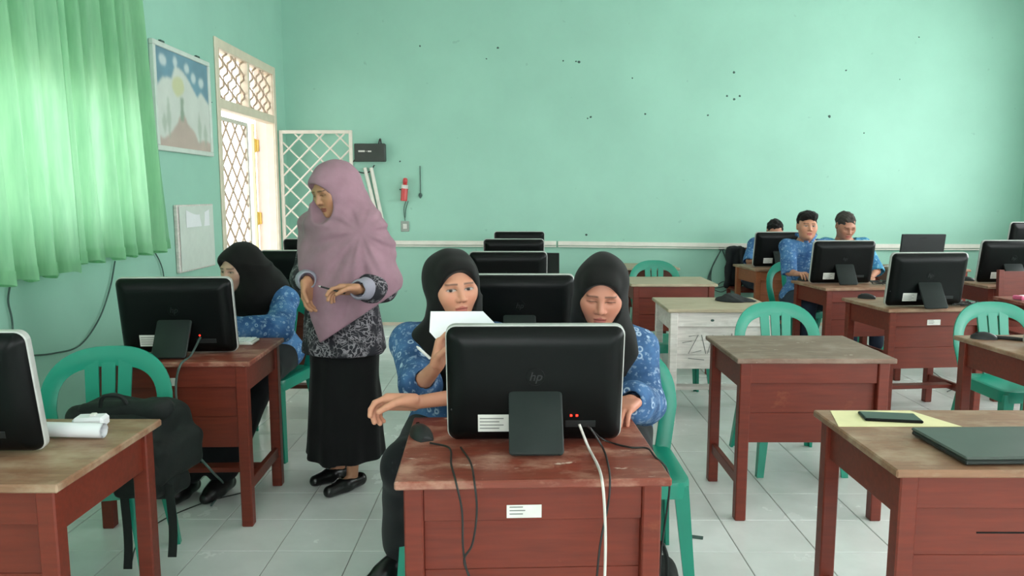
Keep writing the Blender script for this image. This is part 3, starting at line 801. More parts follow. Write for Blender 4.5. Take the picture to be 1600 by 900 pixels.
aio(3.95, 6.05, 0, 'black monitor with bright left rim next to the brown wooden chair')
aio(2.58, 7.42, 4, 'black monitor hiding the face of the student at the back wall')
aio(2.615, 3.46, 0, 'black monitor with pale rim beside the black mouse and black cable')
ad = empty('monitor_riser', (5.0, 7.3, DH)); MB().box(-.2, .2, -.16, .16, 0, .1, .006).build('case', 'plastic_dark', ad)
for k in range(5): MB().box(-.12+.05*k, -.10+.05*k, -.163, -.16, .03, .07, .001).build('vent', 'plastic_black', ad)
tag(ad, 'flat black computer case under the monitor in the far right corner', 'computer')
aio(4.98, 7.3, 0, 'black monitor raised on a flat case in the far right corner', 0, DH+.1)

def flat_screen(x, y, z, w_, h_, rz, label, tilt=8):
    r = empty('flat_screen', (x, y, z), rz); Rm = Matrix.Rotation(math.radians(tilt), 4, 'X')
    m = MB().box(-w_/2, w_/2, -.012, .012, .07, .07+h_, .004, Rm); m.build('panel', 'plastic_dark', r)
    MB().box(-.03, .03, -.014, -.012, .07+h_*.85, .07+h_*.88, .0005, Rm).build('emblem', 'emblem_grey', r)
    MB().box(-.02, .02, -.03, .005, .008, .12, .003).build('neck', 'plastic_dark', r); MB().box(-.1, .1, -.09, .08, 0, .01, .004).build('base', 'plastic_dark', r)
    return tag(r, label, 'monitor')
flat_screen(3.94, 7.35, DH, .42, .26, 0, 'thin black flat screen standing alone before the back wall')
def open_laptop(x, y, z, rz, label):
    r = empty('laptop', (x, y, z), rz)
    MB().box(-.18, .18, 0, .24, 0, .018, .004).build('base', 'laptop_black', r); MB().box(-.16, .16, .05, .2, .018, .02, .001).build('keyboard', 'plastic_dark', r)
    MB().box(-.18, .18, -.004, .004, 0, .25, .003, Matrix.Translation((0, 0, .012)) @ Matrix.Rotation(math.radians(14), 4, 'X')).build('lid', 'laptop_black', r)
    return tag(r, label, 'laptop')
open_laptop(.17, 5.76+.18, DH, -6, 'open black laptop next to a monitor in the middle file')
# closed laptop, yellow paper, tablet on the scuffed desk
r = empty('laptop', (1.35, 2.03, DH), 2)
MB().box(-.185, .185, -.13, .125, .004, .016, .003).build('base', 'laptop_black', r); MB().box(-.187, .187, -.132, .127, .0165, .026, .004).build('lid', 'laptop_grey', r)
for sx in (-1, 1):
    for sy in (-1, 1): MB().box(sx*.15-.01, sx*.15+.01, sy*.1-.01, sy*.1+.01, 0, .004, .001).build('foot', 'cable_black', r)
tag(r, 'closed dark grey laptop on the scuffed red desk', 'laptop')
pl = [(1.03, 2.405), (.985, 2.235), (1.36, 2.235), (1.29, 2.405)]
m = MB(); m.rings([[(x, y, DH+.0004) for x, y in pl], [(x, y, DH+.0016) for x, y in pl]]); 
tag(m.build('paper_sheet', 'paper_yellow'), 'sheet of yellow paper under the dark tablet', 'paper')
r = empty('tablet', (1.18, 2.315, DH+.0018), -9); MB().box(-.085, .085, -.042, .042, 0, .009, .003).build('body', 'plastic_black', r); MB().box(-.08, .08, -.038, .038, .009, .0098, .0003).build('glass', 'tablet_green', r)
tag(r, 'dark phone-like tablet lying on yellow paper', 'tablet')
# paper roll and adapter beside the left monitor
m = MB(); n = 40
pts = [((.0225-.00012*k)*math.cos(k*.32), (.0225-.00012*k)*math.sin(k*.32)) for k in range(60)]
R0 = [(0, a, b) for a, b in pts]; R1 = [(.175, a, b) for a, b in pts]
vs = R0+R1; m.add(vs, [(k, k+1, 61+k, 60+k) for k in range(59)]); 
pr_ = m.build('paper_roll', 'paper_white', None, True); pr_.location = (-1.365, 2.125, DH+.0235); pr_.rotation_euler = (0, 0, math.radians(-4)); tag(pr_, 'white rolled-up paper tube on the tan desk top', 'paper roll')
r = empty('power_adapter', (-1.285, 2.225, DH), 8); MB().box(-.05, .04, -.03, .03, 0, .035, .008).build('casing', 'paper_white', r); MB().box(-.005, .012, -.01, .01, .035, .042, .002).build('plug_clip', 'label_white', r)
tag(r, 'white power adapter between the monitor and the paper roll', 'adapter')
def mouse(x, y, z, rz, label):
    r = empty('computer_mouse', (x, y, z), rz); R = []
    for k in range(9):
        t = k/8; yv = -.055+.11*t; wv = .031*math.sin(math.pi*(.12+.8*t))**.5*(1 if t < .9 else .95); hv = .036*math.sin(math.pi*(.1+.78*t))**.7
        R.append([(wv*math.cos(a), yv, hv*max(0, math.sin(a))) if math.sin(a) > 0 else (wv*math.cos(a), yv, 0) for a in [math.pi*q/8 for q in range(9)]])
    MB().rings(R).build('shell', 'plastic_dark', r, True, 60)
    MB().tube([(-.004, .03, .027), (.004, .03, .027)], .007, 8).build('wheel', 'plastic_black', r, True)
    return tag(r, label, 'mouse')
mouse(-.275, 2.14, DH, 25, 'black computer mouse beside the forearm on the red desk')
mouse(2.37, 6.2, DH, 10, 'dark red-black mouse under the hand of the boy')
mouse(2.30, 3.66, DH, 75, 'black computer mouse on the desk with a green chair tucked behind')
mouse(2.4, 5.12, DH, 60, 'black computer mouse on the labelled red desk')
mouse(3.72, 6.2, DH, 60, 'black mouse on the desk beside the bright-rimmed monitor')
kb = empty('keyboard', (-1.445, 3.53, DH), 2); MB().box(-.21, .21, -.06, .06, .001, .014, .004).build('base', 'label_white', kb)
m = MB()
for i in range(15):
    for j in range(5): m.box(-.2+i*.0268, -.177+i*.0268, -.053+j*.0215, -.034+j*.0215, .014, .020, .001)
tag(m.build('keys', 'paper_white', kb), kind='stuff'); tag(kb, 'white keyboard in front of the student facing the curtain wall', 'keyboard')
r = empty('packet', (3.42, 5.05, DH), 20); MB().box(-.06, .06, -.035, .035, 0, .03, .01).build('wrapper', 'label_white', r); MB().box(-.061, -.02, -.036, .036, .004, .031, .006).build('printed_end', 'packet_pink', r)
tag(r, 'small white and pink packet on a red desk', 'packet')
r = MB().box(-.028, .028, -.014, .014, 0.0005, .004, .001).build('scrap', 'dark_mark'); r.location = atZ(1088, 840, 0); r.rotation_euler = (0, 0, -.3); tag(r, 'small dark scrap lying on the floor tiles', 'scrap')

# cables on desks
def cable(pts, label, mat='cable_black', rad=.0028, group=None): return tag(MB().tube(spline(pts), rad, 7).build('cable', mat, None, True), label, 'cable', group)
T = DH+.005
def Pd(x, y): return tuple(atZ(x, y, T))
fy = 1.762
cable([atY(905, 663, 2.035), Pd(920, 700), Pd(934, 727), atY(941, 752, fy-.005), atY(945, 800, fy), atY(946, 860, fy), atY(944, 930, fy)], 'pale cable running from the two red lights down the red desk front', 'cable_white', .0037)
cable([atY(922, 668, 2.035), Pd(942, 700), Pd(950, 725), atY(953, 752, fy-.004), atY(950, 790, fy+.002), atY(938, 850, fy+.002), atY(930, 930, fy+.002)], 'black cable beside the pale cable on the red desk front')
cable([atY(918, 666, 2.035), Pd(945, 688), Pd(985, 699), Pd(1010, 700), Pd(1022, 712), tuple(Vector(Pd(1035, 722))+Vector((.02, 0, -.05))), (.40, 1.97, .45), (.41, 2.05, .1), (.40, 2.2, .01)], 'black cable leaving the red desk over its edge by the green chair')
cable([Pd(672, 692), Pd(702, 700), Pd(705, 725), atY(712, 752, fy-.004), atY(722, 800, fy+.002), atY(724, 860, fy+.002), atY(735, 905, fy+.002), atY(770, 950, fy+.004)], 'black mouse cable hanging down the front of the red desk')
cable([Pd(720, 699), Pd(735, 722), atY(741, 752, fy-.004), atY(745, 800, fy), atY(738, 850, fy), atY(725, 875, fy), atY(735, 905, fy), atY(750, 950, fy)], 'black looped cable on the red desk front under the monitor label')
fb = 3.08
cable([atY(313, 527, 3.245), tuple(atZ(298, 555, T)), atY(282, 570, fb-.004), atY(275, 600, fb), atY(278, 640, fb-.01), atY(292, 690, fb-.02), atY(330, 735, 3.0), tuple(atZ(350, 760, .01)), tuple(atZ(330, 790, .01))], 'grey cable falling from the red light monitor to the floor', 'rope', .005)
cable([atZ(378, 770, .006), atZ(320, 785, .006), atZ(250, 815, .006), atZ(215, 850, .006), atZ(205, 880, .006)], 'dark cable lying across the tiles beside the black bag')
def tangle(cx, cy, z, n, label, mat='cable_black', sc=.06):
    rr = random.Random(int(cx*100+cy*10)); r = empty('cable_tangle', (cx, cy, z))
    for k in range(n):
        pts = [(rr.uniform(-sc, sc)*1.6, rr.uniform(-sc, sc)*.7, rr.uniform(.004, .035)) for _ in range(6)]
        MB().tube(spline(pts, 6), .004, 6).build('strand', mat, r, True)
    return tag(r, label, 'cables')
tangle(2.86, 4.76, DH, 4, 'tangle of black cables behind the monitor on the labelled desk')
tangle(2.86, 5.9, DH, 4, 'tangle of dark cables beside the monitor of the boy')
tangle(3.62, 7.25, DH, 3, 'tangle of white cables on the desk by the flat screen', 'cable_white')
tangle(4.05, 7.6, DH+.0, 6, 'heap of dark cables on the desk by the back wall', 'cable_black', .12)
cable([atZ(1400, 575, .01), atZ(1440, 572, .01), atZ(1470, 590, .01), atZ(1490, 605, .01), atZ(1480, 612, .01)], 'black cable curling on the floor beneath the labelled red desk')
cable([(2.355, 3.655, DH+.009), (2.385, 3.645, DH+.009), (2.41, 3.63, DH+.009), (2.46, 3.59, DH+.009)], 'thick black cable of the mouse on the green chair desk', 'cable_black', .009)
# ------------------------------------------------------------------ soft bodies: distance fields turned into meshes
def V(*a): return np.array(a, float)
def unit(v): v = np.array(v, float); return v/np.linalg.norm(v)
def rotm(yaw=0, pitch=0, roll=0):
    """columns = local axes; local face direction is -Y; +yaw turns the face to +X, +pitch looks down, roll tilts to the side"""
    a, b, c = map(math.radians, (yaw, pitch, roll))
    Rz = np.array([[math.cos(a), -math.sin(a), 0], [math.sin(a), math.cos(a), 0], [0, 0, 1]])
    Rx = np.array([[1, 0, 0], [0, math.cos(b), -math.sin(b)], [0, math.sin(b), math.cos(b)]])
    Ry = np.array([[math.cos(c), 0, math.sin(c)], [0, 1, 0], [-math.sin(c), 0, math.cos(c)]])
    return Rz @ Rx @ Ry
class Field:
    def __init__(s): s.p = []; s.o = V(0, 0, 0); s.R = np.eye(3)
    def frame(s, o=(0, 0, 0), R=None): s.o = np.array(o, float); s.R = np.eye(3) if R is None else R; return s
    def W(s, p): return s.o + s.R @ np.array(p, float)
    def cap(s, a, b, ra, rb=None, k=.02, op='+'):
        rb = ra if rb is None else rb; a, b = s.W(a), s.W(b); d = b-a; L2 = max(d @ d, 1e-12); m = max(ra, rb)
        def fn(X, Y, Z):
            x, y, z = X-a[0], Y-a[1], Z-a[2]; t = np.clip((x*d[0]+y*d[1]+z*d[2])/L2, 0, 1)
            return np.sqrt((x-t*d[0])**2+(y-t*d[1])**2+(z-t*d[2])**2)-(ra+(rb-ra)*t)
        s.p.append((fn, np.minimum(a, b)-m, np.maximum(a, b)+m, k, op)); return s
    def ell(s, c, r, k=.02, op='+', R=None):
        c = s.W(c); RR = s.R if R is None else s.R @ R; r = np.array(r if np.ndim(r) else (r, r, r), float)
        e = np.sqrt(((RR*r)**2).sum(1))
        def fn(X, Y, Z):
            x, y, z = X-c[0], Y-c[1], Z-c[2]; q = [(x*RR[0, i]+y*RR[1, i]+z*RR[2, i]) for i in range(3)]
            k0 = np.sqrt((q[0]/r[0])**2+(q[1]/r[1])**2+(q[2]/r[2])**2); k1 = np.sqrt((q[0]/r[0]**2)**2+(q[1]/r[1]**2)**2+(q[2]/r[2]**2)**2)
            return k0*(k0-1)/np.maximum(k1, 1e-6)
        s.p.append((fn, c-e, c+e, k, op)); return s
    def rbox(s, c, h, rad, k=.02, op='+', R=None):
        c = s.W(c); RR = s.R if R is None else s.R @ R; h = np.array(h, float); e = np.abs(RR) @ h
        def fn(X, Y, Z):
            x, y, z = X-c[0], Y-c[1], Z-c[2]; q = [np.abs(x*RR[0, i]+y*RR[1, i]+z*RR[2, i])-(h[i]-rad) for i in range(3)]
            return np.sqrt(sum(np.maximum(v, 0)**2 for v in q))+np.minimum(np.maximum(np.maximum(q[0], q[1]), q[2]), 0)-rad
        s.p.append((fn, c-e, c+e, k, op)); return s
    def prof(s, tab, k=.02, op='+', n=0, amp=0, ph=0, tw=0, yaw=0):
        """stack of ellipses: rows (z, cx, cy, rx, ry); pleats of n folds whose depth grows downwards; yaw turns the ellipse"""
        T = np.array(sorted(tab), float); z0, z1 = T[0, 0], T[-1, 0]; m = T[:, 3:5].max()*(1+amp)
        lo = np.array([T[:, 1].min()-m, T[:, 2].min()-m, z0]); hi = np.array([T[:, 1].max()+m, T[:, 2].max()+m, z1]); ca, sa = math.cos(yaw), math.sin(yaw)
        def fn(X, Y, Z):
            cx, cy, rx, ry = [np.interp(Z, T[:, 0], T[:, i]) for i in (1, 2, 3, 4)]
            dx, dy = X-cx, Y-cy; x, y = dx*ca+dy*sa, -dx*sa+dy*ca; th = np.arctan2(y, x)
            g = np.sqrt((x/rx)**2+(y/ry)**2)
            if n: g = g/(1+amp*np.clip((z1-Z)/(z1-z0), 0, 1)*np.sin(n*th+ph+tw*Z))
            return np.maximum((g-1)*np.minimum(rx, ry), np.maximum(z0-Z, Z-z1))
        s.p.append((fn, lo, hi, k, op)); return s
    def half(s, p, n, k=.004):
        """cut away everything on the side n points to"""
        p = s.W(p); n = s.R @ unit(n)
        s.p.append((lambda X, Y, Z: (X-p[0])*n[0]+(Y-p[1])*n[1]+(Z-p[2])*n[2], None, None, k, 'x')); return s
    def wave(s, fn): s.p.append((fn, None, None, 0, 'w')); return s
    def mesh(s, h, fine=(), col=None, org=(0, 0, 0)):
        lo = np.min([q[1] for q in s.p if q[4] == '+'], 0)-3*h-.01; hi = np.max([q[2] for q in s.p if q[4] == '+'], 0)+3*h+.01
        ax = []
        for i in range(3):
            v = lo[i]; c = [v]
            while v < hi[i]:
                hh = h
                for (a, b, f) in fine:
                    if a[i]-h < v < b[i]: hh = min(hh, f)
                v += hh; c.append(v)
            ax.append(np.array(c))
        xs, ys, zs = ax; Fv = np.full((len(xs), len(ys), len(zs)), .5, np.float32)
        for fn, a, b, k, op in s.p:
            if a is None: sl = [slice(0, len(c)) for c in ax]
            else:
                mg = k+2.5*h+.004; sl = [slice(max(0, int(np.searchsorted(c, a[i]-mg))), int(np.searchsorted(c, b[i]+mg))) for i, c in enumerate(ax)]
            X = xs[sl[0]][:, None, None]; Y = ys[sl[1]][None, :, None]; Z = zs[sl[2]][None, None, :]
            if X.size == 0 or Y.size == 0 or Z.size == 0: continue
            A = Fv[tuple(sl)]
            if op == 'w': A += fn(X, Y, Z).astype(np.float32); continue
            D = np.broadcast_to(fn(X, Y, Z), A.shape).astype(np.float32)
            if op == '-': D = -D
            if op == '+':
                B = np.minimum(A, D)-(np.maximum(k-np.abs(A-D), 0)**2/(4*k) if k else 0)
            else:
                B = np.maximum(A, D)+(np.maximum(k-np.abs(A-D), 0)**2/(4*k) if k else 0)
            Fv[tuple(sl)] = B
        vs, fs = nets(Fv, xs, ys, zs)
        me = bpy.data.meshes.new('m'); me.from_pydata((vs-np.array(org)).tolist(), [], fs.tolist())
        me.polygons.foreach_set('use_smooth', [True]*len(me.polygons))
        if col is not None:
            c = col(vs); ca = me.color_attributes.new('Col', 'FLOAT_COLOR', 'POINT')
            ca.data.foreach_set('color', np.concatenate([c, np.ones((len(c), 1))], 1).astype(np.float32).ravel())
        me.update(); return me
def nets(Fv, xs, ys, zs):
    S = Fv < 0; nx, ny, nz = S.shape
    cor = [(i, j, k) for i in (0, 1) for j in (0, 1) for k in (0, 1)]
    cnt = sum(S[i:nx-1+i, j:ny-1+j, k:nz-1+k].astype(np.int8) for i, j, k in cor)
    I, J, K = np.nonzero((cnt > 0) & (cnt < 8)); N = len(I)
    idx = np.full((nx-1, ny-1, nz-1), -1, np.int64); idx[I, J, K] = np.arange(N)
    acc = np.zeros((N, 3)); num = np.zeros(N)
    for a in cor:
        for ax in range(3):
            if a[ax]: continue
            b = list(a); b[ax] = 1
            va = Fv[I+a[0], J+a[1], K+a[2]]; vb = Fv[I+b[0], J+b[1], K+b[2]]; m = (va < 0) != (vb < 0)
            t = np.where(m, va/np.where(m, va-vb, 1), 0)
            pa = np.stack([xs[I+a[0]], ys[J+a[1]], zs[K+a[2]]], 1); pb = np.stack([xs[I+b[0]], ys[J+b[1]], zs[K+b[2]]], 1)
            acc += (pa+(pb-pa)*t[:, None])*m[:, None]; num += m
    vs = acc/num[:, None]; fs = []
    for ax in range(3):
        o1, o2 = [(1, 2), (2, 0), (0, 1)][ax]
        sl0 = [slice(None)]*3; sl1 = [slice(None)]*3; sl0[ax] = slice(0, -1); sl1[ax] = slice(1, None)
        A, B = S[tuple(sl0)], S[tuple(sl1)]; ch = A != B
        P = np.stack(np.nonzero(ch), 1); P = P[(P[:, o1] > 0) & (P[:, o2] > 0) & (P[:, o1] < S.shape[o1]-1) & (P[:, o2] < S.shape[o2]-1)]
        q = []
        for d1_, d2_ in ((-1, -1), (0, -1), (0, 0), (-1, 0)):
            c = P.copy(); c[:, o1] += d1_; c[:, o2] += d2_; q.append(idx[c[:, 0], c[:, 1], c[:, 2]])
        q = np.stack(q, 1); fl = ~A[P[:, 0], P[:, 1], P[:, 2]]; q[fl] = q[fl][:, ::-1]; fs.append(q)
    return vs, np.concatenate(fs)

SKIN = np.array(lin((196, 140, 114))[:3])
def head(S, o, R, fem=True):
    S.frame(o, R)
    S.ell((0, .018, .032), (.077, .096, .086), .01).ell((0, -.026, -.028), (.066 if fem else .067, .066, .084), .03)
    S.ell((0, -.04, -.074), (.042 if fem else .048, .044, .034), .03).ell((0, -.077, -.094), (.016, .014, .014), .022)
    for x in (-1, 1):
        S.ell((x*.034, -.064, -.030), (.019, .019, .020), .03); S.ell((x*.050, -.046, -.008), (.018, .026, .026), .03)
    S.cap((-.036, -.077, .021), (.036, -.077, .021), .010, k=.02)
    for x in (-1, 1):
        S.ell((x*.031, -.098, .003), (.019, .014, .010), .014, '-')
        S.ell((x*.031, -.0735, .003), (.0155, .0135, .0115), .004)
    S.cap((0, -.085, .012), (0, -.105, -.026), .0065, .0095, .014)
    for x in (-1, 1): S.ell((x*.0125, -.095, -.031), (.0075, .009, .0065), .007)
    S.ell((0, -.0875, -.0575), (.021, .009, .0055), .005).ell((0, -.086, -.068), (.018, .0095, .0065), .005)
    S.cap((-.021, -.094, -.0625), (.021, -.094, -.0625), .0022, k=.004, op='-')
    for x in (-1, 1):
        S.ell((x*.076, .012, -.002), (.009, .020, .031), .008); S.ell((x*.083, .006, -.002), (.006, .011, .018), .004, '-')
    S.frame()
def face_col(o, R, skin=SKIN, gaze=0.0, lid=1.0, lip=(172, 82, 78)):
    lipc = np.array(lin(lip)[:3]); brow = np.array(lin((48, 34, 28))[:3]); dark = np.array(lin((26, 18, 16))[:3]); white = np.array(lin((176, 164, 156))[:3])
    def fn(vs):
        q = (vs-o) @ R; x, y, z = q[:, 0], q[:, 1], q[:, 2]; c = np.tile(skin, (len(vs), 1)); fr = (y < -.055) & (np.linalg.norm(q, axis=1) < .16)
        def put(m, colr, a=1.0):
            m = np.clip(m, 0, 1)[:, None]*a; c[:] = c*(1-m)+np.array(colr)*m
        sm = lambda d, w_=.0015: np.clip(.5-d/(2*w_), 0, 1)
        ch = np.exp(-(((np.abs(x)-.036)/.02)**2+((z+.03)/.02)**2))*fr; put(ch, skin*np.array([1.04, .86, .82]), .5)
        for s_ in (-1, 1):
            X = x-s_*.031
            zb = .0235-.10*np.abs(X+s_*.004)**1.4*2.2
            put(sm(np.maximum(np.abs(z-zb)-.0030, np.abs(X)-.020))*fr, brow, .8)
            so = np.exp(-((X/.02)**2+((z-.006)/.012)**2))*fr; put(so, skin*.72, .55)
            hgt = .0062*lid*np.sqrt(np.clip(1-(X/.0165)**2, 0, 1)); e = np.maximum(np.abs(z-.0025)-hgt, np.abs(X)-.0165)
            if lid > .3:
                put(sm(e, .001)*fr, white); put(sm(np.maximum(np.hypot(X-gaze*.006, z-.003)-.0062, e), .001)*fr, dark)
            put(sm(np.maximum(np.abs(z-(.0025+hgt))-.0016, np.abs(X)-.018), .0012)*fr, dark, .85)
            put(sm(np.hypot(x-s_*.0065, z+.0385)-.0032, .0015)*(y < -.085)*fr, skin*.35, .8)
        w_ = .022
        up = (np.abs(x) < w_)*(z < -.0545+.003*np.cos(x*170))*(z > -.0625); lo_ = (np.abs(x) < w_*.9)*(z <= -.0625)*(z > -.0755+.25*np.abs(x)**1.25)
        put((up | lo_)*1.0*fr, lipc, .75); put(sm(np.maximum(np.abs(z+.0625)-.0011, np.abs(x)-.0215), .001)*fr, lipc*.35, .9)
        return np.clip(c, 0, 1)
    return fn
def hand(S, wr, d, n, th, curl=(.3, .35, .4, .45), splay=.05, thumb=(.5, .35), size=1.0):
    """wrist, finger direction, palm-facing direction, thumb-side direction"""
    S.frame(); d = unit(d); n = unit(np.array(n)-d*(np.dot(n, d))); t = unit(np.array(th)-d*np.dot(th, d)-n*np.dot(th, n)); z = size; wr = np.array(wr, float)
    R = np.stack([t, d, n], 1)
    S.frame(wr, R)
    S.rbox((0, .045*z, 0), (.040*z, .052*z, .0155*z), .015*z, .012); S.ell((.02*z, .03*z, .008*z), (.018*z, .03*z, .014*z), .012)
    for i, (off, L) in enumerate(((.029, .074), (.010, .082), (-.010, .076), (-.028, .060))):
        p = V(off*z, .086*z, 0); ang = 0; rad = (.0090, .0092, .0088, .0078)[i]*z
        sp = splay*(1.5-i)
        for sg, fr_ in enumerate((.46, .30, .24)):
            ang += curl[i]*(1.0, 1.25, .8)[sg]
            v = V(math.sin(sp)*math.cos(ang), math.cos(sp)*math.cos(ang), math.sin(ang)); q = p+v*L*fr_*z
            S.cap(p, q, rad*(1-.07*sg), rad*(.95-.07*sg), .004 if sg == 0 else .003); p = q
    p = V(.03*z, .022*z, .006*z); v = unit(V(math.sin(thumb[0]+.35), math.cos(thumb[0]+.35), thumb[1]*.6)); q = p+v*.040*z; S.cap(p, q, .0135*z, .0105*z, .010)
    v = unit(V(math.sin(thumb[0]), math.cos(thumb[0]), thumb[1])); p, q = q, q+v*.030*z; S.cap(p, q, .0105*z, .0095*z, .003)
    v = unit(V(math.sin(thumb[0]-.25), math.cos(thumb[0]-.25), thumb[1])); p, q = q, q+v*.024*z; S.cap(p, q, .0095*z, .008*z, .003); S.frame()
def torso(S, b, e=0.0, k=.05):
    """b: dict of joints; e: inflation for clothing"""
    pel, nk = b['pelvis'], b['neck']; sl, sr = b['sl'], b['sr']; up = unit(nk-pel); rt = unit(sr-sl); rt = unit(rt-up*np.dot(rt, up)); fw = np.cross(up, rt); R = np.stack([rt, -fw if False else np.cross(up, rt), up], 1)
    L = np.linalg.norm(nk-pel); bw = b.get('bulk', 1.0)
    S.frame(pel, R)
    S.ell((0, 0, .02), (.155*bw+e, .115*bw+e, .12+e), k).ell((0, 0, L*.42), (.128*bw+e, .098*bw+e, .15+e), k).ell((0, 0, L*.70), (.15*bw+e, .103*bw+e, .15+e), k)
    S.frame(); S.cap(sl+(0, 0, -.005), sr+(0, 0, -.005), .05+e, k=.05)
    m = (sl+sr)/2; S.cap(m*.5+nk*.5, nk, .06+e*.8, .05+e*.5, .05)
def limbs_arm(S, s_, el, wr, e=0.0, upto=1.0, k=.02, loose=0.0):
    S.frame(); S.cap(s_, el, .047+e, .037+e+loose*.6, k)
    if upto > 0: q = el+(wr-el)*upto; S.cap(el, q, .037+e+loose*.6, (.037+(.025-.037)*upto)+e+loose, k)
def limbs_leg(S, hp, kn, an, e=0.0, toe=None, k=.03):
    S.frame(); S.cap(hp, kn, .078+e, .054+e, k); S.cap(kn, an, .053+e, .034+e, k)
    if toe is not None: S.cap(an+(0, 0, -.03), toe, .03+e, .024+e, .02)
def shoe(parent, an, toe, org, name='shoe', mat='shoe_black', open_=False):
    S = Field(); d = unit((toe-an)*V(1, 1, 0)); z0 = .022; h = V(an[0], an[1], 0)
    a = h-d*.045; b = h+d*.14
    S.cap(a+(0, 0, .036), h+d*.05+(0, 0, .036), .034, .036, .02).cap(h+d*.05+(0, 0, .034), b+(0, 0, .026), .038, .030, .03)
    if not open_: S.cap(h+(0, 0, .06), h+(0, 0, .10), .042, .040, .02).cap(h+(0, 0, .075), h+d*.10+(0, 0, .042), .040, .036, .02)
    else: S.cap(h-d*.02+(0, 0, .085), h+d*.045+(0, 0, .085), .034, .028, .008, '-')
    S.half((0, 0, .004), (0, 0, -1), .004)
    return link(name, S.mesh(.006, (), None, org), mat, parent)
def noise_wave(amp, f1=9, ph=0):
    return lambda X, Y, Z: amp*(np.sin(f1*2.1*X+3.1*np.sin(f1*.7*Z+ph)+ph)*np.sin(f1*1.7*Y+2*np.sin(f1*.9*Z)+1.3*ph)+.5*np.sin(f1*3.3*Z+4*np.sin(f1*X)+ph)*np.sin(f1*2.9*(X+Y)))
class Person:
    def __init__(s, base, label, b, head_o, head_R, fem=True, skin=SKIN, gaze=0, lid=1.0, fine=.0026, coarse=.007, group=None, lip=(172, 82, 78)):
        s.root = empty('person', base); s.org = np.array(base, float); tag(s.root, label, 'person', group); s.b = b; s.o = np.array(head_o, float); s.R = head_R; s.fem = fem
        s.S = Field(); s.fine = [(s.o-.125, s.o+.125, fine)]; s.coarse = coarse; s.skin = skin; s.col = face_col(s.o, head_R, skin, gaze, lid, lip)
        head(s.S, s.o, head_R, fem); s.S.cap(s.o+head_R @ V(0, .022, -.05), b['neck']+(0, 0, -.02), .050 if fem else .056, .055, .03)
        torso(s.S, b, -.006)
    def arm(s, side, wr_d=None, n=None, th=None, **kw):
        b = s.b; sh, el, wr = b['s'+side], b['e'+side], b['w'+side]; limbs_arm(s.S, sh, el, wr, -.004)
        if n is not None:
            d = unit(wr-el) if wr_d is None else wr_d; hand(s.S, wr, d, n, th, **kw); c = wr+unit(d)*.09; s.fine.append((c-.11, c+.11, min(.0035, s.fine[0][2]*1.4)))
    def legs(s):
        for q in 'lr': limbs_leg(s.S, s.b['h'+q], s.b['k'+q], s.b['a'+q], -.006, s.b.get('t'+q))
    def body(s): o = link('body', s.S.mesh(s.coarse, s.fine, s.col, s.org), 'skin', s.root); return o
    def shirt(s, mat, up_l=1.0, up_r=1.0, e=.014, loose=.012, hem=None, h=None, collar=.03, amp=.0035, seed=0.0, name='shirt'):
        S = Field(); b = s.b; torso(S, b, e)
        pel = b['pelvis']; 
        S.frame(); S.ell(pel+(0, -.03, -.005), (.185*b.get('bulk', 1), .16, .095), .05)
        for q, u in (('l', up_l), ('r', up_r)): limbs_arm(S, b['s'+q], b['e'+q], b['w'+q], e+.002, u, .03, loose)
        S.wave(noise_wave(amp, 11, seed))
        for q, u in (('l', up_l), ('r', up_r)):
            if u < 1 and u > 0:
                p = b['e'+q]+(b['w'+q]-b['e'+q])*u; d = unit(b['w'+q]-b['e'+q])
                S.cap(p, p+d*.2, .034, .03, .003, '-')
            elif u <= 0:
                p = b['e'+q]; d = unit(b['e'+q]-b['s'+q]); S.cap(p+d*.02, p+d*.2, .06, .06, .003, '-')
        nk = b['neck']; S.cap(nk+(0, 0, .055), nk+(0, 0, .2), .12, .12, .004, '-')
        return link(name, S.mesh(h or s.coarse, (), None, s.org), mat, s.root)
    def trousers(s, mat, e=.012, name='trousers', skirt=False):
        S = Field(); b = s.b; S.frame()
        for q in 'lr':
            S.cap(b['h'+q], b['k'+q], .082+e, .06+e+(.012 if skirt else 0), .05); S.cap(b['k'+q], b['a'+q]+(0, 0, .03), .058+e+(.012 if skirt else 0), .046+e+(.02 if skirt else 0), .03)
        if skirt: S.cap((b['kl']+b['kr'])/2, (b['hl']+b['hr'])/2, .07, .08, .06); S.cap((b['kl']+b['kr'])/2, (b['al']+b['ar'])/2+(0, 0, .08), .05, .05, .06)
        S.ell(b['pelvis'], (.165, .135, .11), .05); S.wave(noise_wave(.004, 9, 1.0))
        return link(name, S.mesh(.009, (), None, s.org), mat, s.root)
    def hijab(s, mat, drape, open_c=(0, -.118, -.024), open_r=(.082, .084, .098), h=.005, peak=0.0, extra=None, amp=.004, nf=0, famp=0):
        S = Field(); S.frame(s.o, s.R)
        S.ell((0, .022, .026), (.096, .120, .104), .01).cap((0, .0, -.045), (0, .020, -.10), .090, .088, .035)
        S.ell((0, -.062, .062), (.055, .035, .030), .03)
        S.ell((0, -.05, -.105), (.05, .045, .035), .03)
        S.frame(); S.prof(drape, .05, n=nf, amp=famp)
        if extra: extra(S)
        S.wave(noise_wave(amp, 13, .7))
        S.frame(s.o, s.R); S.ell(open_c, open_r, .010, '-'); S.frame()
        return link('hijab', S.mesh(h, (), None, s.org), mat, s.root)
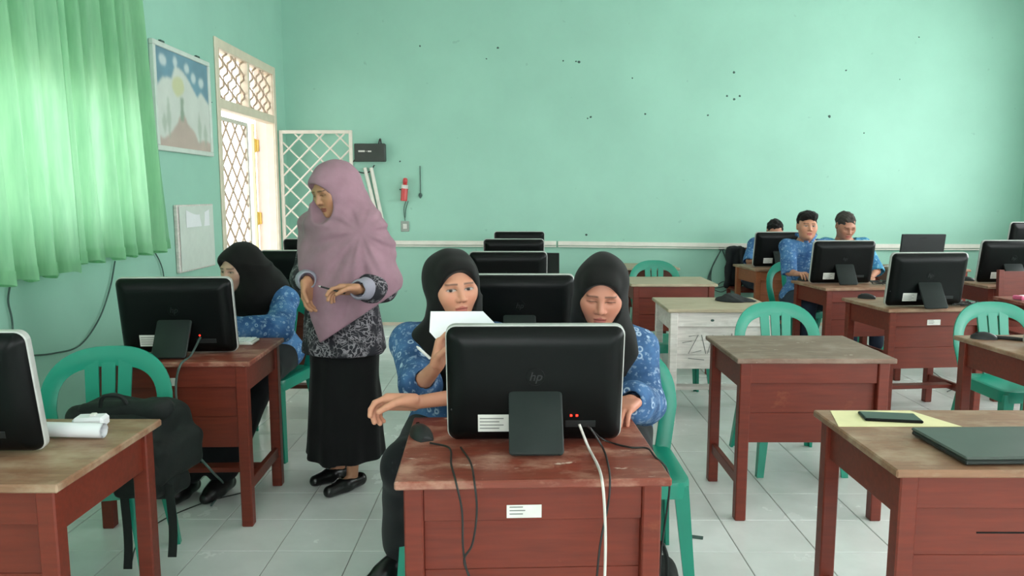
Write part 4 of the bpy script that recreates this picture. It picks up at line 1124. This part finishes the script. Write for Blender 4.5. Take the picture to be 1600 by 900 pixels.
    def hair(s, mat, style='short', h=.0035):
        S = Field(); S.frame(s.o, s.R)
        S.ell((0, .022, .040), (.081, .100, .087), .01)
        if style == 'fringe': S.ell((0, -.045, .082), (.066, .05, .034), .03); S.ell((0, .0, .09), (.08, .09, .045), .02)
        S.wave(noise_wave(.0045, 38, .3))
        S.ell((0, -.10, -.025), (.068, .085, .086 if style == 'fringe' else .098), .01, '-').half((0, 0, -.045), (0, -.35, -1), .006)
        for x in (-1, 1): S.ell((x*.085, .0, -.02), (.03, .03, .04), .008, '-')
        return link('hair', S.mesh(h, (), None, s.org), mat, s.root)

# ---- girl holding papers
def P2():
    o = atY(707, 447, 2.60); R = rotm(23, 4, -3)
    b = dict(pelvis=V(-.235, 2.86, .55), neck=V(-.225, 2.70, .985), sl=V(-.385, 2.70, .915), sr=V(-.075, 2.72, .915),
             el=V(-.325, 2.50, .80), wl=atY(684, 570, 2.33), er=V(.02, 2.47, .80), wr=V(-.305, 2.29, .80),
             hl=V(-.33, 2.82, .53), hr=V(-.15, 2.82, .53), kl=V(-.365, 2.46, .53), kr=V(-.14, 2.44, .53), al=V(-.43, 2.74, .10), ar=V(-.14, 2.62, .10), tl=V(-.54, 2.62, .03), tr=V(-.14, 2.5, .03))
    p = Person((-.235, 2.82, 0), 'girl in black hijab and blue batik shirt holding white papers to her chin', b, o, R, gaze=-.5, lid=.8, skin=np.array(lin((198, 138, 112))[:3]))
    p.arm('l', unit((.25, -.1, 1)), (.75, -.3, .1), (-.35, -.9, 0), curl=(.55, .65, .75, .8), thumb=(.3, .7))
    p.arm('r', unit((-1, -.1, .04)), (.1, -.6, -.8), (-.2, -.8, .6), curl=(.5, .62, .72, .78), thumb=(.08, .6), size=1.1)
    p.legs(); p.body()
    p.shirt('batik_blue', .02, .02, loose=.022, h=.006, seed=.5)
    p.trousers('trouser_black', skirt=True)
    for q in 'lr': shoe(p.root, b['a'+q], b['t'+q], p.org)
    def ex(S): S.ell((-.30, 2.655, .90), (.085, .075, .075), .05); S.ell((-.20, 2.60, .86), (.10, .055, .13), .05)
    p.hijab('hijab_black', [(.80, -.20, 2.66, .06, .05), (.87, -.215, 2.675, .14, .10), (.95, -.215, 2.68, .135, .105), (1.02, -.21, 2.65, .095, .095), (1.08, -.205, 2.63, .08, .085)], extra=ex)
    return p
p2 = P2()
# papers and pen held by her
def papers():
    r = empty('paper_stack', tuple(atY(705, 530, 2.30)))
    org = V(*r.location)
    for k in range(4):
        c = [atY(*q, 2.315-.0025*k) for q in ((674-2*k+3, 489), (754, 489+k*.5), (778, 512+k*.5), (790, 560), (700-k, 548), (676-3*k+3, 520))]
        # lean the sheets away at the top
        for v_ in c: v_[1] += (v_[2]-.95)*.25
        m = MB(); a = [tuple(v_-org) for v_ in c]; bq = [tuple(v_-org+V(0, .0012, 0)) for v_ in c]; m.rings([a, bq]).build('sheet', 'paper_white', r)
    return tag(r, 'white folded papers held in front of the mouth of the girl', 'paper')
papers()
a_, b_ = atY(651, 541, 2.27), atY(672, 560, 2.285)
pn = empty('pen', tuple(b_)); d_ = a_-b_
MB().tube([(0, 0, 0), tuple(d_*.85)], .0045, 10).build('barrel', 'pen_white', pn, True); MB().tube([tuple(d_*.85), tuple(d_)], [.0045, .002], 10).build('tip', 'label_white', pn, True)
tag(pn, 'white pen sticking out of the hand that holds the papers', 'pen')
# ---- girl looking down
def P3():
    o = atY(939, 457, 2.60); R = rotm(-6, 17, 3)
    b = dict(pelvis=V(.34, 2.86, .55), neck=V(.315, 2.72, .965), sl=V(.155, 2.72, .895), sr=V(.455, 2.72, .885),
             el=V(.155, 2.53, .735), wl=V(.20, 2.32, .785), er=V(.458, 2.62, .70), wr=V(.37, 2.36, .785),
             hl=V(.25, 2.82, .53), hr=V(.43, 2.82, .53), kl=V(.24, 2.42, .53), kr=V(.39, 2.46, .53), al=V(.22, 2.42, .10), ar=V(.375, 2.46, .10), tl=V(.22, 2.28, .03), tr=V(.375, 2.32, .03))
    p = Person((.34, 2.82, 0), 'girl in black hijab and blue batik shirt looking down behind the monitor', b, o, R, lid=.15, skin=np.array(lin((186, 124, 102))[:3]), lip=(150, 66, 66))
    p.arm('l', None, (0, 0, -1), (1, 0, 0)); p.arm('r', unit((-.5, -1, -.02)), (0, 0, -1), (-1, .3, 0))
    p.legs(); p.body()
    p.shirt('batik_blue', .9, .78, loose=.022, e=.018, h=.006, seed=1.9)
    p.trousers('trouser_black', skirt=True)
    for q in 'lr': shoe(p.root, b['a'+q], b['t'+q], p.org)
    def ex(S): S.ell((.33, 2.65, .88), (.10, .07, .10), .05)
    p.hijab('hijab_black', [(.82, .33, 2.68, .06, .05), (.88, .325, 2.69, .12, .095), (.95, .315, 2.69, .115, .10), (1.02, .305, 2.665, .09, .092), (1.06, .30, 2.64, .08, .085)], extra=ex)
P3()
# ---- student at the left facing the curtain wall
def P1():
    o = atY(374, 419, 4.02); R = rotm(-30, 12, 0)
    b = dict(pelvis=V(-1.40, 4.28, .55), neck=V(-1.39, 4.09, .955), sl=V(-1.555, 4.15, .89), sr=V(-1.255, 4.07, .875),
             el=V(-1.62, 3.95, .74), wl=V(-1.58, 3.66, .78), er=V(-1.225, 3.86, .755), wr=V(-1.43, 3.63, .78),
             hl=V(-1.48, 4.24, .53), hr=V(-1.32, 4.22, .53), kl=V(-1.55, 3.84, .53), kr=V(-1.30, 3.82, .53), al=V(-1.58, 3.50, .10), ar=V(-1.42, 3.53, .10), tl=V(-1.6, 3.38, .03), tr=V(-1.45, 3.40, .03))
    p = Person((-1.40, 4.24, 0), 'student in black hijab and bright blue shirt facing the curtain wall', b, o, R, lid=.5, fine=.0035, skin=np.array(lin((206, 160, 142))[:3]))
    p.arm('l', None, (0, 0, -1), (1, 0, 0)); p.arm('r', unit((-.8, -.6, 0)), (0, 0, -1), (-.5, .6, 0))
    p.legs(); p.body(); p.shirt('batik_bright', .95, .95, loose=.02, e=.02, seed=3.1); p.trousers('trouser_black', skirt=True)
    for q in 'lr': shoe(p.root, b['a'+q], b['t'+q], p.org)
    def ex(S):
        S.ell((-1.44, 4.0, .90), (.12, .09, .11), .05); S.cap(o+R @ V(0, .05, .0), V(-1.36, 4.17, .92), .095, .10, .06)
    p.hijab('hijab_black', [(.80, -1.42, 4.05, .07, .06), (.87, -1.40, 4.08, .15, .12), (.95, -1.39, 4.08, .135, .12), (1.03, -1.40, 4.06, .10, .105), (1.06, -1.41, 4.05, .09, .09)], extra=ex, h=.007)
P1()
# ---- boy with mouse
def P5():
    o = atY(1261, 354, 6.48); R = rotm(-6, -3, 2)
    b = dict(pelvis=V(2.54, 6.68, .55), neck=V(2.52, 6.56, 1.07), sl=V(2.355, 6.54, 1.0), sr=V(2.69, 6.57, 1.0), el=V(2.345, 6.44, .79), wl=V(2.365, 6.29, .785), er=V(2.74, 6.44, .77), wr=V(2.66, 6.24, .78),
             hl=V(2.45, 6.66, .53), hr=V(2.63, 6.66, .53), kl=V(2.43, 6.22, .53), kr=V(2.66, 6.22, .53), al=V(2.43, 6.2, .1), ar=V(2.66, 6.2, .1), tl=V(2.43, 6.07, .03), tr=V(2.66, 6.07, .03))
    p = Person((2.54, 6.66, 0), 'boy with black hair in blue batik shirt holding a mouse', b, o, R, fem=False, lid=.7, fine=.004, skin=np.array(lin((190, 134, 108))[:3]))
    p.arm('l', unit((.1, -1, .12)), (.1, 0, -1), (1, .1, 0), curl=(.3, .35, .4, .4)); p.arm('r', None, (0, 0, -1), (-1, 0, 0))
    p.legs(); p.body(); p.shirt('batik_bright', 0, 0, loose=.02, e=.016, seed=2.2); p.trousers('trouser_navy'); p.hair('hair_black', 'fringe')
    for q in 'lr': shoe(p.root, b['a'+q], b['t'+q], p.org)
    S = Field(); nk = b['neck']
    for s_ in (-1, 1): S.cap(nk+(s_*.02, -.075, -.03), nk+(s_*.075, -.02, .03), .016, .014, .01)
    S.cap(nk+(-.07, .03, .03), nk+(.07, .03, .03), .016, k=.02); link('collar', S.mesh(.006, (), None, p.org), 'batik_bright', p.root)
P5()
def P7():
    o = atY(1321, 353, 6.9); R = rotm(4, 24, 0)
    b = dict(pelvis=V(3.08, 7.05, .55), neck=V(3.03, 6.98, 1.05), sl=V(2.865, 6.98, .985), sr=V(3.21, 6.98, .985), el=V(2.85, 6.80, .76), wl=V(2.96, 6.62, .72), er=V(3.26, 6.80, .76), wr=V(3.13, 6.62, .72),
             hl=V(2.99, 7.03, .53), hr=V(3.17, 7.03, .53), kl=V(2.97, 6.6, .53), kr=V(3.2, 6.6, .53), al=V(2.97, 6.6, .1), ar=V(3.2, 6.6, .1), tl=V(2.97, 6.47, .03), tr=V(3.2, 6.47, .03))
    p = Person((3.08, 7.03, 0), 'man with short greying hair in light blue shirt looking down', b, o, R, fem=False, lid=.15, fine=.004, skin=np.array(lin((168, 116, 92))[:3]))
    p.arm('l', None, (.5, 0, -1), (1, 0, 0)); p.arm('r', None, (-.5, 0, -1), (-1, 0, 0)); p.legs(); p.body(); p.shirt('batik_teal', 0, 0, loose=.02, e=.018, seed=4.2); p.trousers('trouser_navy'); p.hair('hair_grey')
    for q in 'lr': shoe(p.root, b['a'+q], b['t'+q], p.org)
P7()
def P6():
    o = atY(1211, 362, 7.88); R = rotm(-3, 22, 0)
    b = dict(pelvis=V(2.6, 8.07, .56), neck=V(2.70, 7.97, .99), sl=V(2.52, 7.97, .925), sr=V(2.87, 7.97, .925), el=V(2.43, 7.82, .76), wl=V(2.53, 7.68, .785), er=V(2.92, 7.84, .74), wr=V(2.78, 7.70, .785),
             hl=V(2.52, 8.02, .54), hr=V(2.69, 8.02, .54), kl=V(2.5, 7.62, .54), kr=V(2.7, 7.62, .54), al=V(2.5, 7.6, .1), ar=V(2.7, 7.6, .1), tl=V(2.5, 7.48, .03), tr=V(2.7, 7.48, .03))
    p = Person((2.6, 8.02, 0), 'student with cropped black hair hidden behind a monitor at the back wall', b, o, R, fem=False, lid=.15, fine=.0045, skin=np.array(lin((178, 124, 100))[:3]))
    p.arm('l', None, (0, 0, -1), (1, 0, 0)); p.arm('r', None, (0, 0, -1), (-1, 0, 0)); p.legs(); p.body(); p.shirt('batik_bright', 0, 0, loose=.02, e=.016, seed=5.2); p.trousers('trouser_navy'); p.hair('hair_black')
    for q in 'lr': shoe(p.root, b['a'+q], b['t'+q], p.org)
P6()
# ---- standing teacher
def P4():
    o = atY(520, 296, 3.56); R = rotm(-40, 22, -4); yb = math.radians(-32)
    fwd = V(math.sin(yb), -math.cos(yb), 0); left = V(math.cos(yb), math.sin(yb), 0)     # her left = picture right
    B = V(-.845, 3.66, 0)
    def at(f, l, z): return B+fwd*f+left*l+V(0, 0, z)
    nk = at(.03, 0, 1.335)
    b = dict(pelvis=at(0, 0, .88), neck=nk, sl=at(.0, -.165, 1.275), sr=at(.0, .165, 1.275), el=at(.03, -.215, 1.03), wl=atY(480, 438, 3.47), er=atY(597, 448, 3.58), wr=atY(561, 452, 3.36),
             hl=at(0, -.085, .84), hr=at(0, .085, .84), kl=at(.02, -.08, .46), kr=at(.02, .08, .46), al=at(-.02, -.07, .085), ar=at(.04, .075, .085), tl=at(.10, -.10, .03), tr=at(.16, .06, .03))
    p = Person((float(B[0]), float(B[1]), 0), 'standing woman in long mauve hijab, floral tunic and black skirt', b, o, R, lid=.12, fine=.003, coarse=.008, skin=np.array(lin((182, 130, 100))[:3]), lip=(150, 72, 70))
    p.arm('l', unit((.05, -.15, -1)), (.9, -.4, 0), (-.3, -.9, 0), curl=(.35, .4, .45, .5), thumb=(.2, .5))
    p.arm('r', unit((-1, -.25, .02)), (-.1, -.5, -.75), (-.1, -.75, .6), curl=(.35, .45, .55, .6), thumb=(.15, .6))
    p.legs(); p.body()
    # skirt
    S = Field(); x, y = B[0], B[1]
    S.prof([(.155, x-.005, y-.015, .195, .185), (.45, x, y-.01, .180, .165), (.80, x, y, .175, .145), (.95, x, y, .15, .12)], n=9, amp=.05, ph=.6, yaw=yb)
    S.wave(noise_wave(.004, 7, .2)); link('skirt', S.mesh(.008, (), None, p.org), 'skirt_black', p.root)
    # tunic
    S = Field(); torso(S, b, .018)
    S.prof([(.68, x+.005, y, .215, .19), (.80, x, y, .205, .172), (.95, x, y, .18, .145), (1.1, x, y, .165, .13)], .04, n=7, amp=.035, ph=1.0, yaw=yb)
    limbs_arm(S, b['sl'], b['el'], b['wl'], .024, .55, .03, .016); limbs_arm(S, b['sr'], b['er'], b['wr'], .024, .55, .03, .016)
    S.wave(noise_wave(.004, 10, .4)); S.cap(nk+(0, 0, .03), nk+(0, 0, .3), .14, k=.004, op='-')
    link('tunic', S.mesh(.008, (), None, p.org), 'batik_floral', p.root)
    for q in 'lr':
        S = Field(); e_, w_ = b['e'+q], b['w'+q]; d = w_-e_; S.cap(e_+d*.42, e_+d*.93, .056, .050, .01); S.wave(noise_wave(.003, 18, .4)); S.cap(e_+d*.90, e_+d*1.4, .034, .034, .003, '-')
        link('cuff', S.mesh(.006, (), None, p.org), 'cuff_lilac', p.root)
    # long hijab: hood, shoulder cape, front panel with slanting hem, back flare
    S = Field(); S.frame(o, R)
    S.ell((0, .022, .026), (.090, .116, .104), .01).cap((0, -.0, -.045), (0, .03, -.12), .088, .098, .04); S.ell((0, -.066, .058), (.055, .036, .032), .03); S.ell((0, -.045, -.12), (.06, .055, .05), .04)
    S.frame()
    S.prof([(.70, x+.0, y-.03, .215, .205), (.85, x+.005, y-.03, .235, .205), (1.0, x+.015, y-.025, .258, .20), (1.14, x+.01, y-.015, .25, .185), (1.24, x, y-.012, .215, .165), (1.32, x-.008, y-.025, .155, .142), (1.40, x-.02, y-.05, .105, .115)], .05, n=7, amp=.05, ph=.9, tw=3, yaw=yb)
    fl = atY(612, 436, 3.66); S.cap(atY(572, 355, 3.66), fl, .09, .035, .07); S.cap(fl, atY(602, 474, 3.74), .035, .045, .05)
    S.cap(b['sr'], b['sr']+(b['er']-b['sr'])*.92, .098, .100, .06); S.cap(b['sl'], b['sl']+(b['el']-b['sl'])*.85, .095, .090, .05)
    S.cap(o+R @ V(0, .05, .0), at(-.07, .06, 1.20), .092, .12, .06)
    pin = atY(566, 362, 3.5)
    def folds(X, Y, Z):
        dx, dz = X-pin[0], Z-pin[2]; th = np.arctan2(dz, dx+1e-6); rr = np.sqrt(dx*dx+dz*dz)
        m = np.clip((1.40-Z)/.10, 0, 1)*np.clip(rr/.10, 0, 1)
        return m*(.0078*np.sin(9*th+9*rr+.8)+.0028*np.sin(19*th-11*rr+1.0))*np.clip(rr/.16, 0, 1)
    S.wave(folds); S.wave(noise_wave(.003, 12, .4))
    def cut(p_, q_, side):
        c0 = V(0, 0, CAM_H); n_ = unit(np.cross(ray(*p_), ray(*q_)))
        m_ = atY((p_[0]+q_[0])/2+side[0]*30, (p_[1]+q_[1])/2+side[1]*30, 3.5)-c0
        if np.dot(n_, m_) < 0: n_ = -n_
        p0 = atY(*p_, 3.46); d0 = atY(*q_, 3.46)-p0; n2 = unit(np.cross(d0, V(0, 1, 0))); n2 = n2 if np.dot(n2, n_) > 0 else -n2
        S.half(p0, n2, .008)
    cut((505, 533), (600, 470), (0, 1)); cut((500, 536), (458, 425), (-.8, .3))
    S.frame(o, R); S.ell((0, -.122, -.024), (.078, .084, .094), .010, '-'); S.frame()
    link('hijab', S.mesh(.006, (), None, p.org), 'hijab_mauve', p.root)
    for q in 'lr': shoe(p.root, b['a'+q], b['t'+q], p.org, open_=True)
    w_ = b['wr']; pe = empty('pen', tuple(w_+V(-.10, -.055, .0))); MB().tube([(.05, .0, -.012), (-.055, -.01, .02)], .004, 8).build('barrel', 'cable_black', pe, True); MB().tube([(-.055, -.01, .02), (-.065, -.011, .023)], [.004, .001], 8).build('tip', 'label_white', pe, True)
    tag(pe, 'dark pen in the hand of the standing woman', 'pen')
P4()

# ------------------------------------------------------------------ bags and cloth
def bag():
    r = empty('backpack', (-1.41, 2.68, .47)); org = V(-1.41, 2.68, .47); S = Field(); S.frame(org, rotm(-12, 0, 0))
    S.rbox((.0, 0, .10), (.19, .12, .12), .05, .02).rbox((.06, -.02, .04), (.17, .14, .075), .04, .03); S.wave(noise_wave(.006, 14, .3))
    link('main_body', S.mesh(.007, (), None, org), 'bag_black', r)
    S = Field(); S.frame(org, rotm(-12, 0, 0)); S.rbox((.13, -.10, -.005), (.085, .075, .075), .035, .02).rbox((.16, -.03, -.06), (.06, .07, .045), .03, .02); S.wave(noise_wave(.005, 16, .9)); link('front_pocket', S.mesh(.007, (), None, org), 'bag_black', r)
    S = Field(); S.frame(org, rotm(-12, 0, 0)); S.cap((-.12, -.07, .20), (.19, -.07, .225), .030, .040, .02).wave(noise_wave(.004, 18, .2)); link('rolled_flap', S.mesh(.006, (), None, org), 'bag_black', r)
    for x0, L in ((.03, .42), (.19, .36)): MB().sheet(lambda u, v: (x0+.03*u+.01*math.sin(4*v), -.16-.01*math.sin(5*v), -.03-L*.75*v), 1, 10, .003).build('strap', 'bag_black', r, True)
    MB().tube(spline([(-.05, -.1, .23), (-.03, -.11, .27), (.03, -.11, .27), (.05, -.1, .23)]), .008, 6).build('handle', 'bag_black', r, True)
    tag(r, 'black backpack slumped on the green chair beside the tan desk top', 'backpack')
bag()
def cap_cloth():
    c = atZ(1145, 470, DH); org = V(c[0], c[1], DH); r = empty('folded_cloth', tuple(org)); S = Field(); S.frame(org)
    S.ell((0, 0, .0), (.115, .10, .035), .02).ell((-.01, .01, .02), (.05, .05, .028), .03).ell((.06, -.03, .0), (.09, .06, .012), .02); S.wave(noise_wave(.004, 22, .3)); S.half((0, 0, .0006), (0, 0, -1), .002)
    link('cloth', S.mesh(.005, (), None, org), 'cloth_dark', r); S = Field(); S.frame(org).cap((-.06, -.055, .012), (.07, -.07, .008), .010, k=.01); link('folded_edge', S.mesh(.004, (), None, org), 'cloth_dark', r)
    tag(r, 'dark folded cloth lying on the whitewashed desk', 'cloth')
cap_cloth()
def jacket():
    org = V(2.40, 8.2, .45); r = empty('jacket', tuple(org)); S = Field(); S.frame(org)
    S.rbox((0, .03, .22), (.09, .045, .22), .03, .03).cap((-.07, -.0, .38), (-.10, -.04, .02), .04, .03, .03); S.wave(noise_wave(.008, 14, .3)); link('jacket_body', S.mesh(.009, (), None, org), 'cloth_dark', r)
    S = Field(); S.frame(org); S.cap((.06, -.02, .40), (.07, -.06, .15), .035, .03, .03); link('sleeve', S.mesh(.008, (), None, org), 'cloth_dark', r); tag(r, 'black jacket hung on the dark wooden chair', 'jacket')
jacket()
def floor_bag():
    c = V(.455, 2.20, 0); r = empty('tote_bag', tuple(c)); S = Field(); S.frame(c).rbox((0, 0, .15), (.055, .12, .15), .04, .02); S.wave(noise_wave(.006, 12, .5)); S.half((0, 0, .001), (0, 0, -1), .003)
    link('bag_body', S.mesh(.008, (), None, c), 'bag_black', r); MB().tube(spline([(0, -.06, .28), (0, -.05, .36), (0, .05, .36), (0, .06, .28)]), .007, 6).build('handle', 'bag_black', r, True); tag(r, 'black bag standing on the floor beside the red desk leg', 'bag')
floor_bag()
